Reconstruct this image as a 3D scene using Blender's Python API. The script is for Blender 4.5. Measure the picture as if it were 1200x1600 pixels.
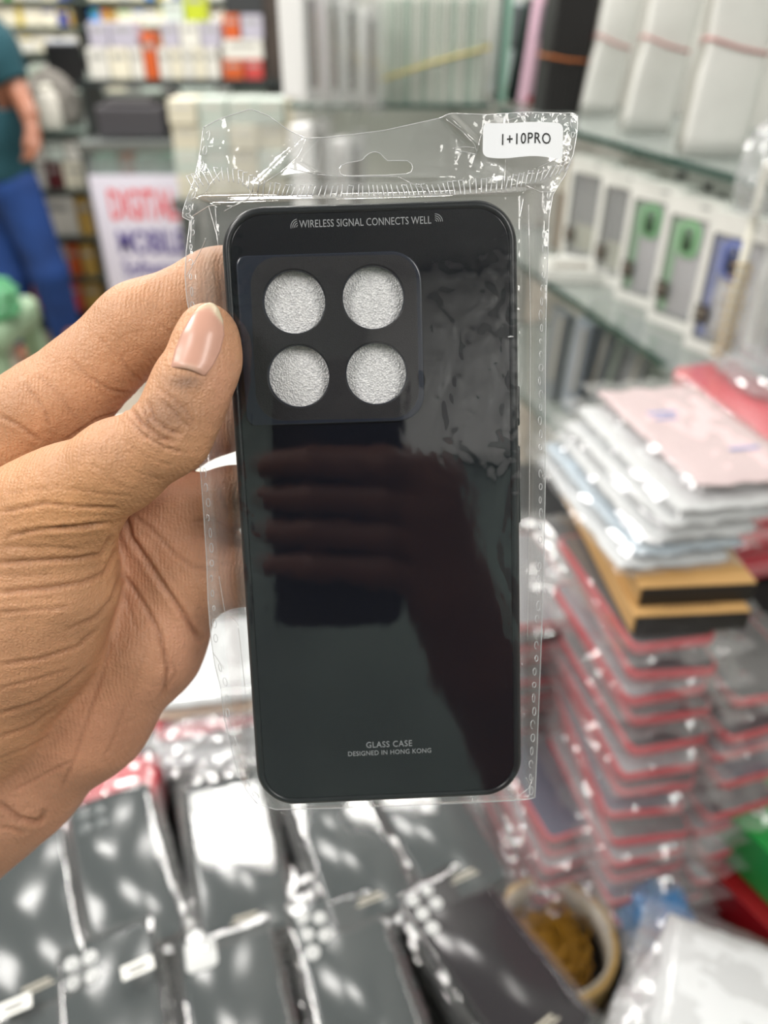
import bpy, bmesh, math, random
import numpy as np
from mathutils import Vector, Matrix, noise as mnoise

# ---------------------------------------------------------------- clear + camera + light
for o in list(bpy.data.objects):
    bpy.data.objects.remove(o, do_unlink=True)
S = bpy.context.scene
COL = S.collection
R = math.radians

PITCH = R(33.0); CAM_H = 1.55; F_PX = 1200.0
cd = bpy.data.cameras.new('camera'); cam = bpy.data.objects.new('camera', cd); COL.objects.link(cam)
cam.location = (0, 0, CAM_H); cam.rotation_euler = (R(90) - PITCH, 0, 0)
cd.sensor_fit = 'VERTICAL'; cd.sensor_height = 36.0; cd.lens = 27.0
cd.clip_start = 0.01; cd.clip_end = 50
cd.dof.use_dof = True; cd.dof.focus_distance = 0.205; cd.dof.aperture_fstop = 7.6
S.camera = cam

S.view_settings.view_transform = 'Standard'; S.view_settings.look = 'None'
S.view_settings.gamma = 1.0; S.view_settings.use_curve_mapping = False
S.view_settings.exposure = 0.18
cy = S.cycles
cy.max_bounces = 10; cy.diffuse_bounces = 3; cy.glossy_bounces = 4; cy.transmission_bounces = 4
cy.transparent_max_bounces = 24; cy.use_denoising = True; cy.caustics_reflective = False; cy.caustics_refractive = False
cy.sample_clamp_indirect = 4.0

wd = bpy.data.worlds.new('world'); S.world = wd; wd.use_nodes = True
wd.node_tree.nodes['Background'].inputs[0].default_value = (0.9, 0.95, 1.0, 1)
wd.node_tree.nodes['Background'].inputs[1].default_value = 0.25

def area(name, x, y, z, sx, sy, power, col=(1.0, 0.97, 0.93)):
    l = bpy.data.lights.new(name, 'AREA'); l.shape = 'RECTANGLE'; l.size = sx; l.size_y = sy
    l.energy = power; l.color = col
    o = bpy.data.objects.new(name, l); COL.objects.link(o); o.location = (x, y, z)
    return o
# recessed ceiling panels of the shop, plus added fill lamps
for x, y, sx, sy, p in ((-0.55, 1.78, .44, .44, 17), (0.95, 1.5, .6, .6, 16), (-1.15, -0.7, .6, 1.2, 30), (1.05, -0.9, .6, 1.2, 28),
                        (-1.7, 3.2, .6, .6, 44), (-0.4, 3.6, .6, .6, 30), (-1.9, 5.3, .6, .6, 55), (-0.3, 5.6, .6, .6, 40),
                        (-1.4, 0.7, .6, .6, 32), (0.0, 1.95, .3, .3, 9)):  # both added as fill, for the shelf boxes and the hanging packs
    area('ceiling_and_fill_light', x, y, 2.78, sx, sy, p)

# ---------------------------------------------------------------- geometry of the view (used to measure real positions)
SP, CP = math.sin(PITCH), math.cos(PITCH)
def W(X, Y, Z):
    """camera metres (right, down, ahead) -> world"""
    return Vector((X, Z * CP - Y * SP, CAM_H - Z * SP - Y * CP))
def D(px, py, z):
    return W((px - 600) / F_PX * z, (py - 800) / F_PX * z, z)
def G(px, py, h):
    a, b = (px - 600) / F_PX, (py - 800) / F_PX
    t = (CAM_H - h) / (SP + b * CP)
    return W(a * t, b * t, t)
def GY(px, py, Y):
    a, b = (px - 600) / F_PX, (py - 800) / F_PX
    t = Y / (CP - b * SP)
    return W(a * t, b * t, t)

# ---------------------------------------------------------------- materials
def lin(c):
    return tuple(((v / 255) / 12.92 if v / 255 <= .04045 else ((v / 255 + .055) / 1.055) ** 2.4) for v in c)
MATS = {}
def M(name, col, rough=.5, metal=0., var=0., vscale=25., bump=0., bscale=200., spec=.5, coat=0., sss=0., col2=None, trans=0.):
    if name in MATS: return MATS[name]
    m = bpy.data.materials.new(name); m.use_nodes = True; nt = m.node_tree; n = nt.nodes; b = n['Principled BSDF']
    c = lin(col)
    b.inputs['Base Color'].default_value = (*c, 1); b.inputs['Roughness'].default_value = rough
    b.inputs['Metallic'].default_value = metal; b.inputs['Specular IOR Level'].default_value = spec
    b.inputs['Coat Weight'].default_value = coat; b.inputs['Coat Roughness'].default_value = .05
    if sss: b.inputs['Subsurface Weight'].default_value = sss; b.inputs['Subsurface Radius'].default_value = (.004, .002, .001)
    if trans: b.inputs['Transmission Weight'].default_value = trans
    tc = n.new('ShaderNodeTexCoord')
    if var or col2:
        nz = n.new('ShaderNodeTexNoise'); nz.inputs['Scale'].default_value = vscale; nz.inputs['Detail'].default_value = 4
        nt.links.new(tc.outputs['Object'], nz.inputs['Vector'])
        mx = n.new('ShaderNodeMix'); mx.data_type = 'RGBA'
        c2 = lin(col2) if col2 else tuple(v * (1 - var) for v in c); c1 = c if col2 else tuple(min(1, v * (1 + var * .5)) for v in c)
        mx.inputs[6].default_value = (*c2, 1); mx.inputs[7].default_value = (*c1, 1)
        mr = n.new('ShaderNodeMapRange'); mr.inputs[1].default_value = .3; mr.inputs[2].default_value = .7
        nt.links.new(nz.outputs[0], mr.inputs[0]); nt.links.new(mr.outputs[0], mx.inputs[0])
        nt.links.new(mx.outputs[2], b.inputs['Base Color'])
    if bump:
        nb = n.new('ShaderNodeTexNoise'); nb.inputs['Scale'].default_value = bscale; nb.inputs['Detail'].default_value = 3
        bp = n.new('ShaderNodeBump'); bp.inputs['Strength'].default_value = bump; bp.inputs['Distance'].default_value = .001
        nt.links.new(tc.outputs['Object'], nb.inputs['Vector']); nt.links.new(nb.outputs[0], bp.inputs['Height'])
        nt.links.new(bp.outputs[0], b.inputs['Normal'])
    MATS[name] = m
    return m
def film(name, base=.06, graze=.7, rough=.06, haze=.05, hcol=(235, 238, 240), bump=0., bscale=60., tint=(250, 250, 250), power=3.):
    """thin clear plastic sheet: sees through, reflects more at grazing angles, with a little milky haze"""
    if name in MATS: return MATS[name]
    m = bpy.data.materials.new(name); m.use_nodes = True; nt = m.node_tree; n = nt.nodes
    n.remove(n['Principled BSDF']); out = n['Material Output']
    tr = n.new('ShaderNodeBsdfTransparent'); tr.inputs[0].default_value = (*lin(tint), 1)
    gl = n.new('ShaderNodeBsdfGlossy'); gl.inputs['Roughness'].default_value = rough; gl.inputs[0].default_value = (1, 1, 1, 1)
    df = n.new('ShaderNodeBsdfDiffuse'); df.inputs[0].default_value = (*lin(hcol), 1)
    lw = n.new('ShaderNodeLayerWeight'); lw.inputs[0].default_value = .5
    pw = n.new('ShaderNodeMath'); pw.operation = 'POWER'; pw.inputs[1].default_value = power
    ml = n.new('ShaderNodeMath'); ml.operation = 'MULTIPLY_ADD'; ml.inputs[1].default_value = graze; ml.inputs[2].default_value = base
    nt.links.new(lw.outputs['Facing'], pw.inputs[0]); nt.links.new(pw.outputs[0], ml.inputs[0])
    m1 = n.new('ShaderNodeMixShader'); m2 = n.new('ShaderNodeMixShader'); m2.inputs[0].default_value = haze
    nt.links.new(ml.outputs[0], m1.inputs[0]); nt.links.new(tr.outputs[0], m1.inputs[1]); nt.links.new(gl.outputs[0], m1.inputs[2])
    nt.links.new(m1.outputs[0], m2.inputs[1]); nt.links.new(df.outputs[0], m2.inputs[2]); nt.links.new(m2.outputs[0], out.inputs[0])
    if bump:
        tc = n.new('ShaderNodeTexCoord'); nz = n.new('ShaderNodeTexNoise'); nz.inputs['Scale'].default_value = bscale
        nz.inputs['Detail'].default_value = 3
        bp = n.new('ShaderNodeBump'); bp.inputs['Strength'].default_value = bump; bp.inputs['Distance'].default_value = .002
        nt.links.new(tc.outputs['Object'], nz.inputs['Vector']); nt.links.new(nz.outputs[0], bp.inputs['Height'])
        for q in (gl, df, lw): nt.links.new(bp.outputs[0], q.inputs['Normal'])
    MATS[name] = m
    return m

# ---------------------------------------------------------------- object helpers
def tag(o, label=None, cat=None, group=None, kind=None):
    if label: o['label'] = label
    if cat: o['category'] = cat
    if group: o['group'] = group
    if kind: o['kind'] = kind
    return o
def thing(name, label, cat, loc=(0, 0, 0), rz=0., group=None, rot=None):
    o = bpy.data.objects.new(name, None); COL.objects.link(o); o.location = loc
    o.rotation_euler = rot if rot is not None else (0, 0, rz)
    o.empty_display_size = .02
    return tag(o, label, cat, group)
def link(name, me, mat=None, parent=None, smooth=False, loc=None, rz=0.):
    o = bpy.data.objects.new(name, me); COL.objects.link(o)
    if mat is not None:
        me.materials.clear(); me.materials.append(mat)
    if smooth:
        me.polygons.foreach_set('use_smooth', [True] * len(me.polygons))
    if parent is not None: o.parent = parent
    if loc is not None: o.location = loc; o.rotation_euler = (0, 0, rz)
    return o
def bmobj(name, bm, mat, parent=None, smooth=False, world=False, loc=None, rz=0.):
    bmesh.ops.recalc_face_normals(bm, faces=bm.faces)
    if world and parent is not None:
        bm.transform(parent.matrix_basis.inverted())
    me = bpy.data.meshes.new(name); bm.to_mesh(me); bm.free()
    return link(name, me, mat, parent, smooth, loc, rz)
def npobj(name, V, Fc, mat, parent=None, smooth=True, world=False):
    V = np.asarray(V, float)
    if world and parent is not None:
        Mi = np.array(parent.matrix_basis.inverted()); V = V @ Mi[:3, :3].T + Mi[:3, 3]
    me = bpy.data.meshes.new(name); me.from_pydata(V.tolist(), [], Fc if isinstance(Fc, list) else Fc.tolist()); me.update()
    return link(name, me, mat, parent, smooth)
def dup(root, loc=None, rz=None, label=None, group=None, rot=None):
    r = root.copy(); COL.objects.link(r)
    if loc is not None: r.location = loc
    if rz is not None: r.rotation_euler = (0, 0, rz)
    if rot is not None: r.rotation_euler = rot
    if label: r['label'] = label
    if group: r['group'] = group
    for ch in list(root.children):
        c = ch.copy(); COL.objects.link(c); c.parent = r
        for g in list(ch.children):
            d = g.copy(); COL.objects.link(d); d.parent = c
    return r

# ---------------------------------------------------------------- shape helpers
def box(bm, c, s, mat=None):
    """box centred at c, sizes s, optional 4x4"""
    x, y, z = s[0] / 2, s[1] / 2, s[2] / 2
    P = [Vector((c[0] + a * x, c[1] + b * y, c[2] + d * z)) for a in (-1, 1) for b in (-1, 1) for d in (-1, 1)]
    if mat is not None: P = [mat @ p for p in P]
    v = [bm.verts.new(p) for p in P]
    for f in ((0, 1, 3, 2), (4, 6, 7, 5), (0, 4, 5, 1), (2, 3, 7, 6), (0, 2, 6, 4), (1, 5, 7, 3)):
        bm.faces.new([v[i] for i in f])
def bbox(bm, c, s, bev=.002, seg=2, mat=None):
    """bevelled box"""
    t = bmesh.new(); box(t, c, s)
    bmesh.ops.recalc_face_normals(t, faces=t.faces)
    bmesh.ops.bevel(t, geom=list(t.edges), offset=bev, segments=seg, affect='EDGES', profile=.5)
    if mat is not None: t.transform(mat)
    me = bpy.data.meshes.new('tmp'); t.to_mesh(me); t.free(); bm.from_mesh(me); bpy.data.meshes.remove(me)
def rr(w, h, r, n=7):
    r = min(r, w / 2 - 1e-5, h / 2 - 1e-5); P = []
    for cx, cy_, a0 in ((w / 2 - r, h / 2 - r, 0), (-w / 2 + r, h / 2 - r, 90), (-w / 2 + r, -h / 2 + r, 180), (w / 2 - r, -h / 2 + r, 270)):
        for i in range(n + 1):
            a = R(a0 + 90 * i / n); P.append((cx + r * math.cos(a), cy_ + r * math.sin(a)))
    return P
def loft(bm, rings, cap0=True, cap1=True, closed=True):
    vs = [[bm.verts.new(p) for p in rg] for rg in rings]; n = len(vs[0])
    for a, b in zip(vs, vs[1:]):
        for i in range(n if closed else n - 1):
            j = (i + 1) % n; bm.faces.new((a[i], a[j], b[j], b[i]))
    if cap0: bm.faces.new(vs[0][::-1])
    if cap1: bm.faces.new(vs[-1])
    return vs
def slab(bm, w, l, r, prof, c=(0, 0, 0), n=7):
    """rounded-rectangle slab from (inset, z) profile"""
    loft(bm, [[(c[0] + x, c[1] + y, c[2] + z) for x, y in rr(w - 2 * i, l - 2 * i, max(r - i, .0004), n)] for i, z in prof])
def tube(bm, P, rad, n=6, closed=False, cap=True):
    P = [Vector(p) for p in P]; rings = []; N = len(P)
    rads = rad if isinstance(rad, (list, tuple)) else [rad] * N
    up = Vector((0, 0, 1))
    for i, p in enumerate(P):
        a = P[(i - 1) % N] if closed or i else P[0]; b = P[(i + 1) % N] if closed or i < N - 1 else P[-1]
        t = (b - a)
        if t.length < 1e-9: t = Vector((0, 0, 1))
        t.normalize(); s = t.cross(up)
        if s.length < 1e-3: s = t.cross(Vector((1, 0, 0)))
        s.normalize(); q = s.cross(t)
        rings.append([p + (s * math.cos(2 * math.pi * k / n) + q * math.sin(2 * math.pi * k / n)) * rads[i] for k in range(n)])
    if closed: rings.append(rings[0])
    loft(bm, rings, cap and not closed, cap and not closed)
def lathe(bm, prof, n=32, c=(0, 0, 0), mat=None):
    rings = [[Vector((c[0] + r * math.cos(2 * math.pi * k / n), c[1] + r * math.sin(2 * math.pi * k / n), c[2] + z)) for k in range(n)] for r, z in prof]
    if mat is not None: rings = [[mat @ p for p in rg] for rg in rings]
    loft(bm, rings, False, False)
def curve_mesh(splines, extrude, bevel=0., bres=2):
    """filled flat outline with holes -> mesh (used for plates with cut-outs)"""
    cu = bpy.data.curves.new('tmpc', 'CURVE'); cu.dimensions = '2D'; cu.fill_mode = 'BOTH'; cu.extrude = extrude
    cu.bevel_depth = bevel; cu.bevel_resolution = bres
    for pts in splines:
        sp = cu.splines.new('POLY'); sp.points.add(len(pts) - 1); sp.use_cyclic_u = True
        for q, p in zip(sp.points, pts): q.co = (p[0], p[1], 0, 1)
    o = bpy.data.objects.new('tmpc', cu); COL.objects.link(o)
    dg = bpy.context.evaluated_depsgraph_get(); me = bpy.data.meshes.new_from_object(o.evaluated_get(dg))
    bpy.data.objects.remove(o); bpy.data.curves.remove(cu)
    return me
def text_mesh(s, size=1., extrude=0., align='CENTER', sx=1., bold=0., spacing=1.):
    cu = bpy.data.curves.new('tmpt', 'FONT'); cu.body = s; cu.size = size; cu.extrude = extrude; cu.align_x = align; cu.align_y = 'CENTER'
    cu.offset = bold; cu.space_character = spacing; cu.resolution_u = 3
    o = bpy.data.objects.new('tmpt', cu); COL.objects.link(o)
    dg = bpy.context.evaluated_depsgraph_get(); me = bpy.data.meshes.new_from_object(o.evaluated_get(dg))
    bpy.data.objects.remove(o); bpy.data.curves.remove(cu)
    if sx != 1.: me.transform(Matrix.Diagonal((sx, 1, 1, 1)))
    return me
def add_text(name, s, size, mat, parent, loc, rot=(0, 0, 0), sx=1., bold=0., extrude=.0002, spacing=1., align='CENTER'):
    me = text_mesh(s, size, extrude, align, sx, bold, spacing)
    o = link(name, me, mat, parent); o.location = loc; o.rotation_euler = rot
    return o
def nz(x, y, z=0., s=1.):
    return mnoise.noise(Vector((x * s, y * s, z)))
def ridge(x, y, z=0.):
    return 1 - 2 * abs(mnoise.noise(Vector((x, y, z))))
def smooth01(t):
    t = min(1., max(0., t)); return t * t * (3 - 2 * t)

# ---------------------------------------------------------------- organic surfaces: blended tapered limbs, meshed as one skin
def sd_cone(P, a, b, ra, rb):
    a = np.asarray(a, np.float32); b = np.asarray(b, np.float32); ba = b - a; L = float(ba @ ba) + 1e-12
    q = P - a; t = np.clip(q @ ba / L, 0, 1); e = q - t[:, None] * ba
    return np.sqrt((e * e).sum(1)) - (ra + (rb - ra) * t)
def smin(a, b, k):
    h = np.maximum(k - np.abs(a - b), 0) / k
    return np.minimum(a, b) - h * h * k * .25
def chain_sdf(P, ch, k):
    d = None
    for (a, ra), (b, rb) in zip(ch, ch[1:]):
        e = sd_cone(P, a, b, ra, rb); d = e if d is None else smin(d, e, k)
    return d
def nets(f, lo, hi, h, coarse=5, newton=2):
    """surface nets of f<0 over a box; evaluates finely only near the surface"""
    lo = np.asarray(lo, np.float64); n = np.ceil((np.asarray(hi) - lo) / (h * coarse)).astype(int)
    N = n * coarse
    ax = [lo[i] + (np.arange(n[i]) + .5) * h * coarse for i in range(3)]
    g = np.stack(np.meshgrid(*ax, indexing='ij'), -1).reshape(-1, 3).astype(np.float32)
    dc = f(g).reshape(n)
    act = np.abs(dc) < h * coarse * 1.6
    full = np.repeat(np.repeat(np.repeat(dc, coarse, 0), coarse, 1), coarse, 2).astype(np.float32)
    ia = np.argwhere(act); sub = np.stack(np.meshgrid(*[np.arange(coarse)] * 3, indexing='ij'), -1).reshape(-1, 3)
    idx = (ia[:, None, :] * coarse + sub[None]).reshape(-1, 3)
    for s in range(0, len(idx), 400000):
        q = idx[s:s + 400000]; full[q[:, 0], q[:, 1], q[:, 2]] = f((lo + (q + .5) * h).astype(np.float32))
    sg = full < 0
    c = np.zeros(N - 1, np.int8)
    for i in (0, 1):
        for j in (0, 1):
            for k in (0, 1):
                c += sg[i:N[0] - 1 + i, j:N[1] - 1 + j, k:N[2] - 1 + k]
    cells = np.argwhere((c > 0) & (c < 8))
    vid = np.full(N - 1, -1, np.int32); vid[cells[:, 0], cells[:, 1], cells[:, 2]] = np.arange(len(cells))
    acc = np.zeros((len(cells), 3)); cnt = np.zeros(len(cells))
    C8 = [(i, j, k) for i in (0, 1) for j in (0, 1) for k in (0, 1)]
    val = {o: full[cells[:, 0] + o[0], cells[:, 1] + o[1], cells[:, 2] + o[2]] for o in C8}
    for o in C8:
        for a in range(3):
            if o[a] == 0:
                p = list(o); p[a] = 1; p = tuple(p); va, vb = val[o], val[p]; m = (va < 0) != (vb < 0)
                t = np.where(m, va / np.where(np.abs(va - vb) < 1e-12, 1, va - vb), 0)
                pt = np.tile(np.array(o, float), (len(cells), 1)); pt[:, a] = t
                acc[m] += pt[m]; cnt[m] += 1
    V = lo + (cells + acc / cnt[:, None] + .5) * h
    Fs = []
    for a in range(3):
        b, d = (a + 1) % 3, (a + 2) % 3
        s0 = [slice(None)] * 3; s1 = [slice(None)] * 3; s0[a] = slice(0, N[a] - 1); s1[a] = slice(1, N[a])
        A, B = sg[tuple(s0)], sg[tuple(s1)]
        e = np.argwhere(A != B); e = e[(e[:, b] > 0) & (e[:, d] > 0) & (e[:, b] < N[b] - 1) & (e[:, d] < N[d] - 1)]
        ins = A[e[:, 0], e[:, 1], e[:, 2]]
        def at(db, dd):
            q = e.copy(); q[:, b] += db; q[:, d] += dd; return vid[q[:, 0], q[:, 1], q[:, 2]]
        q = np.stack([at(-1, -1), at(0, -1), at(0, 0), at(-1, 0)], 1)
        q[~ins] = q[~ins][:, ::-1]; Fs.append(q)
    Fc = np.concatenate(Fs); Fc = Fc[(Fc >= 0).all(1)]
    for _ in range(newton):
        d = f(V.astype(np.float32)); g = grad(f, V)
        V = V - g * np.clip(d, -h, h)[:, None]
    return V, Fc
def grad(f, V, e=4e-4):
    g = np.zeros((len(V), 3))
    for a in range(3):
        q = V.copy(); q[:, a] += e; r = V.copy(); r[:, a] -= e
        g[:, a] = f(q.astype(np.float32)) - f(r.astype(np.float32))
    return g / np.maximum(np.linalg.norm(g, axis=1), 1e-9)[:, None]
def W_np(V):
    return np.stack([V[:, 0], V[:, 2] * CP - V[:, 1] * SP, CAM_H - V[:, 2] * SP - V[:, 1] * CP], 1)
def dist_poly(P2, pts):
    d = np.full(len(P2), 1e9)
    for a, b in zip(pts, pts[1:]):
        a = np.array(a, float); b = np.array(b, float); ba = b - a
        t = np.clip(((P2 - a) @ ba) / (ba @ ba), 0, 1); d = np.minimum(d, np.linalg.norm(P2 - a - t[:, None] * ba, axis=1))
    return d
# ================================================================ THE SHOP (setting)
m_floor = M('speckled_beige_floor', (176, 166, 150), .35, col2=(150, 140, 125), vscale=8)
m_wall = M('off_white_wall', (196, 196, 190), .7, var=.1, vscale=3)
m_ceil = M('ceiling_white', (186, 188, 186), .8, var=.08, vscale=2)
m_dim = M('grey_green_cupboards', (132, 148, 142), .6, var=.4, vscale=1.6)
m_brown = M('dark_brown_laminate', (62, 52, 46), .45, var=.35, vscale=6)
def struct(name, c, s, m, bev=0, rz=0.):
    bm = bmesh.new(); box(bm, (0, 0, 0), s); o = bmobj(name, bm, m, None, False, False, c, rz); o['kind'] = 'structure'; return o
struct('floor', (-.6, 2.6, -.02), (6.4, 9.6, .04), m_floor)
struct('ceiling', (-.6, 2.6, 2.86), (6.4, 9.6, .06), m_ceil)
struct('wall_back', (-.6, 7.2, 1.42), (6.4, .08, 2.84), m_wall)
struct('wall_left', (-3.7, 2.6, 1.42), (.08, 9.6, 2.84), m_wall)
struct('wall_front', (-.6, -1.95, 1.42), (6.4, .08, 2.84), m_dim)
SD = Vector((-.242, .970, 0)); SN = Vector((.970, .242, 0)); SRZ = math.atan2(.242, .970)   # along the right-hand shelves, and away from the aisle
WO = Vector((.497, 1.146, 0))
def SH(t, n, z): return WO + SD * t + SN * n + Vector((0, 0, z))                             # t along the shelf, n in from its edge
struct('wall_right', SH(-.83, .37, 1.42), (.04, 4.25, 2.84), m_wall, rz=SRZ)
struct('wall_partition', (.105, 2.50, 1.42), (.73, .05, 2.84), m_wall)
struct('column_brown', (-.51, 4.52, 1.42), (.17, .2, 2.84), m_brown)
struct('reflect_panel_1', (.80, -1.885, 2.48), (1.5, .05, .62), M('reflect_panel_white', (226, 228, 228), .6))  # added unseen panel, placed to reflect pale in the case's upper right
# counter top along the right and front, with a raised black-felt ledge for the case stacks
m_counter = M('dark_counter_top', (52, 52, 54), .4, var=.3, vscale=12)
m_felt = M('black_felt', (12, 12, 13), .9)
H_LEDGE = .842; H_TABLE = .745
struct('counter_slab', (-.07, .80, .71), (1.15, 1.26, .07), m_counter)
struct('counter_wall', (-.07, .80, .345), (1.05, 1.16, .66), m_brown)
struct('counter_slab_ledge', (-.30, .465, (.745 + H_LEDGE) / 2), (.66, .52, H_LEDGE - .747), m_felt, rz=R(22))
struct('counter_slab_riser', SH(-.28, -.03, .825), (.26, .42, .155), m_felt, rz=SRZ)
# ================================================================ THE HELD PHONE CASE
CW, CL, CT = .0785, .1690, .0108
cC = [np.array(v) for v in ((-.0436, -.0796, .1990), (.0347, -.0826, .2004), (.0416, .0843, .2269), (-.0368, .0874, .2255))]
cc = sum(cC) / 4
eu = (cC[1] - cC[0]) + (cC[2] - cC[3]); eu /= np.linalg.norm(eu)
ev = (cC[0] - cC[3]) + (cC[1] - cC[2]); ev -= eu * (ev @ eu); ev /= np.linalg.norm(ev)     # towards the case's top
en = np.cross(eu, ev)                                                                    # may face either way
if en[2] > 0: en = -en                                                                   # towards the viewer
def plane_z(px, py):
    r = np.array([(px - 600) / F_PX, (py - 800) / F_PX, 1.]); return float(cc @ en / (r @ en))
def uv(px, py):
    r = np.array([(px - 600) / F_PX, (py - 800) / F_PX, 1.]); p = r * (cc @ en / (r @ en)) - cc
    return float(p @ eu), float(p @ ev)
def Wv(v): return Vector((v[0], v[2] * CP - v[1] * SP, -v[2] * SP - v[1] * CP))
_o = W(*cc); _u, _v, _n = Wv(eu), Wv(ev), Wv(en)
CASE_M = Matrix(((_u.x, _v.x, _n.x, _o.x), (_u.y, _v.y, _n.y, _o.y), (_u.z, _v.z, _n.z, _o.z), (0, 0, 0, 1)))
m_bumper = M('soft_black_bumper', (20, 25, 31), .32, spec=.5)
m_glass = M('glossy_navy_glass', (9, 12, 23), .035, spec=.5, coat=.3)
m_island = M('speckled_black_plate', (24, 23, 29), .48, var=.6, vscale=1500, bump=.15, bscale=3000, spec=.35)
m_lip = M('glossy_island_step', (32, 38, 52), .2, spec=.6)
m_print = M('grey_print', (150, 153, 156), .5)
case = thing('phone_case', 'black glass phone case with four round lens holes, held up in a clear bag', 'phone case')
case.matrix_basis = CASE_M
# bumper: rounded rim, hollow behind
bm = bmesh.new()
out = [(.0011, -CT), (.0003, -CT + .0010), (0, -CT + .003), (0, -.0036), (.0004, -.0014), (.0011, -.0003), (.0018, 0.0), (.0024, -.0002), (.0027, -.0008), (.0027, -.0021)]
inn = [(.0030, -.0024), (.0030, -CT + .0006), (.0022, -CT)]
loft(bm, [[(x, y, z) for x, y in rr(CW - 2 * i, CL - 2 * i, .0115 - i, 12)] for i, z in out + inn] + [], False, False)
bmobj('bumper', bm, m_bumper, case, True)
# side buttons on the right edge
bm = bmesh.new()
for v0, l in ((.030, .011), (.008, .022)):
    bbox(bm, (CW / 2 + .0001, v0, -CT / 2), (.0012, l, .0028), .0005)
bmobj('side_button', bm, m_bumper, case, True)
def px_poly(pts): return [uv(*p) for p in pts]
def rr_px(tl, tr, br, bl, r, n=9):
    P = [np.array(uv(*p)) for p in (tl, tr, br, bl)]; rs = r if isinstance(r, (list, tuple)) else [r] * 4; outp = []
    for i in range(4):
        p, a, b = P[i], P[i - 1], P[(i + 1) % 4]; da = (a - p) / np.linalg.norm(a - p); db = (b - p) / np.linalg.norm(b - p); q = rs[i]
        c = p + (da + db) * q
        for k in range(n + 1):
            t = k / n * math.pi / 2; outp.append(tuple(c - db * q * math.cos(t) - da * q * math.sin(t)))
    return outp
step = rr_px((371, 403), (655, 394), (661, 654), (388, 663), [.0022, .0075, .0065, .0022])
isl = rr_px((390, 403), (650, 398), (655, 652), (402, 658), [.0072, .0062, .0072, .0072])
lens = [uv(460, 472), uv(583, 465), uv(467, 588), uv(588, 584)]
LR = .00855
circ = [[(c[0] + LR * math.cos(2 * math.pi * k / 64), c[1] + LR * math.sin(2 * math.pi * k / 64)) for k in range(64)] for c in lens]
me = curve_mesh([rr(CW - .0056, CL - .0056, .0088, 12), step], .0004, .00025); 
o = link('glass_back', me, m_glass, case); o.location.z = -.0011
me = curve_mesh([step, isl], .0007, .0005, 3); o = link('island_step', me, m_lip, case); o.location.z = -.0006
me = curve_mesh([isl] + circ, .0010, .0003); o = link('camera_plate', me, m_island, case); o.location.z = -.0007
for k, c in enumerate(lens):                               # thin bevelled rim of each lens hole
    bm = bmesh.new(); lathe(bm, [(LR + .0006, .0002), (LR + .0001, .00055), (LR - .0004, .0004), (LR - .0005, -.0016)], 48, (c[0], c[1], 0))
    bmobj('lens_rim', bm, m_lip, case, True)
def case_text(s, px, py, size, name, sx=.92, spacing=1.03):
    u, v = uv(px, py); return add_text(name, s, size, m_print, case, (u, v, -.00035), sx=sx, spacing=spacing, extrude=.00004)
case_text('WIRELESS SIGNAL CONNECTS WELL', 571, 347, .0027, 'lettering', .76)
case_text('GLASS CASE', 608, 1164, .0026, 'lettering', .9, 1.08)
case_text('DESIGNED IN HONG KONG', 609, 1176.5, .0020, 'lettering', .93, 1.05)
for px, py, a0 in ((466, 354, 100), (680, 346, 0)):         # little radio-wave marks
    u, v = uv(px, py); bm = bmesh.new()
    for r in (.00045, .00095, .00145, .00195):
        pts = [(u + r * math.cos(R(a0 + t)), v + r * math.sin(R(a0 + t)), -.00035) for t in range(0, 91, 9)]
        tube(bm, pts, .00011, 5)
    bmobj('signal_mark', bm, m_print, case)
# white sparkly foam liner showing through the lens holes
def m_foam():
    m = bpy.data.materials.new('white_sparkling_foam'); m.use_nodes = True; nt = m.node_tree; n = nt.nodes; b = n['Principled BSDF']
    tc = n.new('ShaderNodeTexCoord'); vo = n.new('ShaderNodeTexVoronoi'); vo.inputs['Scale'].default_value = 2100
    cr = n.new('ShaderNodeValToRGB'); cr.color_ramp.elements[0].color = (*lin((206, 206, 210)), 1); cr.color_ramp.elements[1].color = (*lin((254, 254, 255)), 1)
    nt.links.new(tc.outputs['Object'], vo.inputs['Vector']); nt.links.new(vo.outputs['Color'], cr.inputs[0]); nt.links.new(cr.outputs[0], b.inputs['Base Color'])
    bp = n.new('ShaderNodeBump'); bp.inputs['Strength'].default_value = .75; bp.inputs['Distance'].default_value = .0004
    nt.links.new(vo.outputs['Distance'], bp.inputs['Height']); nt.links.new(bp.outputs[0], b.inputs['Normal'])
    b.inputs['Roughness'].default_value = .2; b.inputs['Specular IOR Level'].default_value = .8
    return m
fo = thing('foam_sheet', 'white sparkling foam sheet lying inside the held case, seen through its lens holes', 'foam')
fo.matrix_basis = CASE_M
bm = bmesh.new(); slab(bm, CW - .0066, CL - .0066, .007, [(0, -.0046), (0, -.0028), (.0003, -.0025)])
o = bmobj('foam_sheet', bm, m_foam(), None); o.matrix_basis = CASE_M
bpy.data.objects.remove(fo); o.name = 'foam_sheet'
tag(o, 'white sparkling foam sheet lying inside the held case, seen through its lens holes', 'foam')

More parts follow.
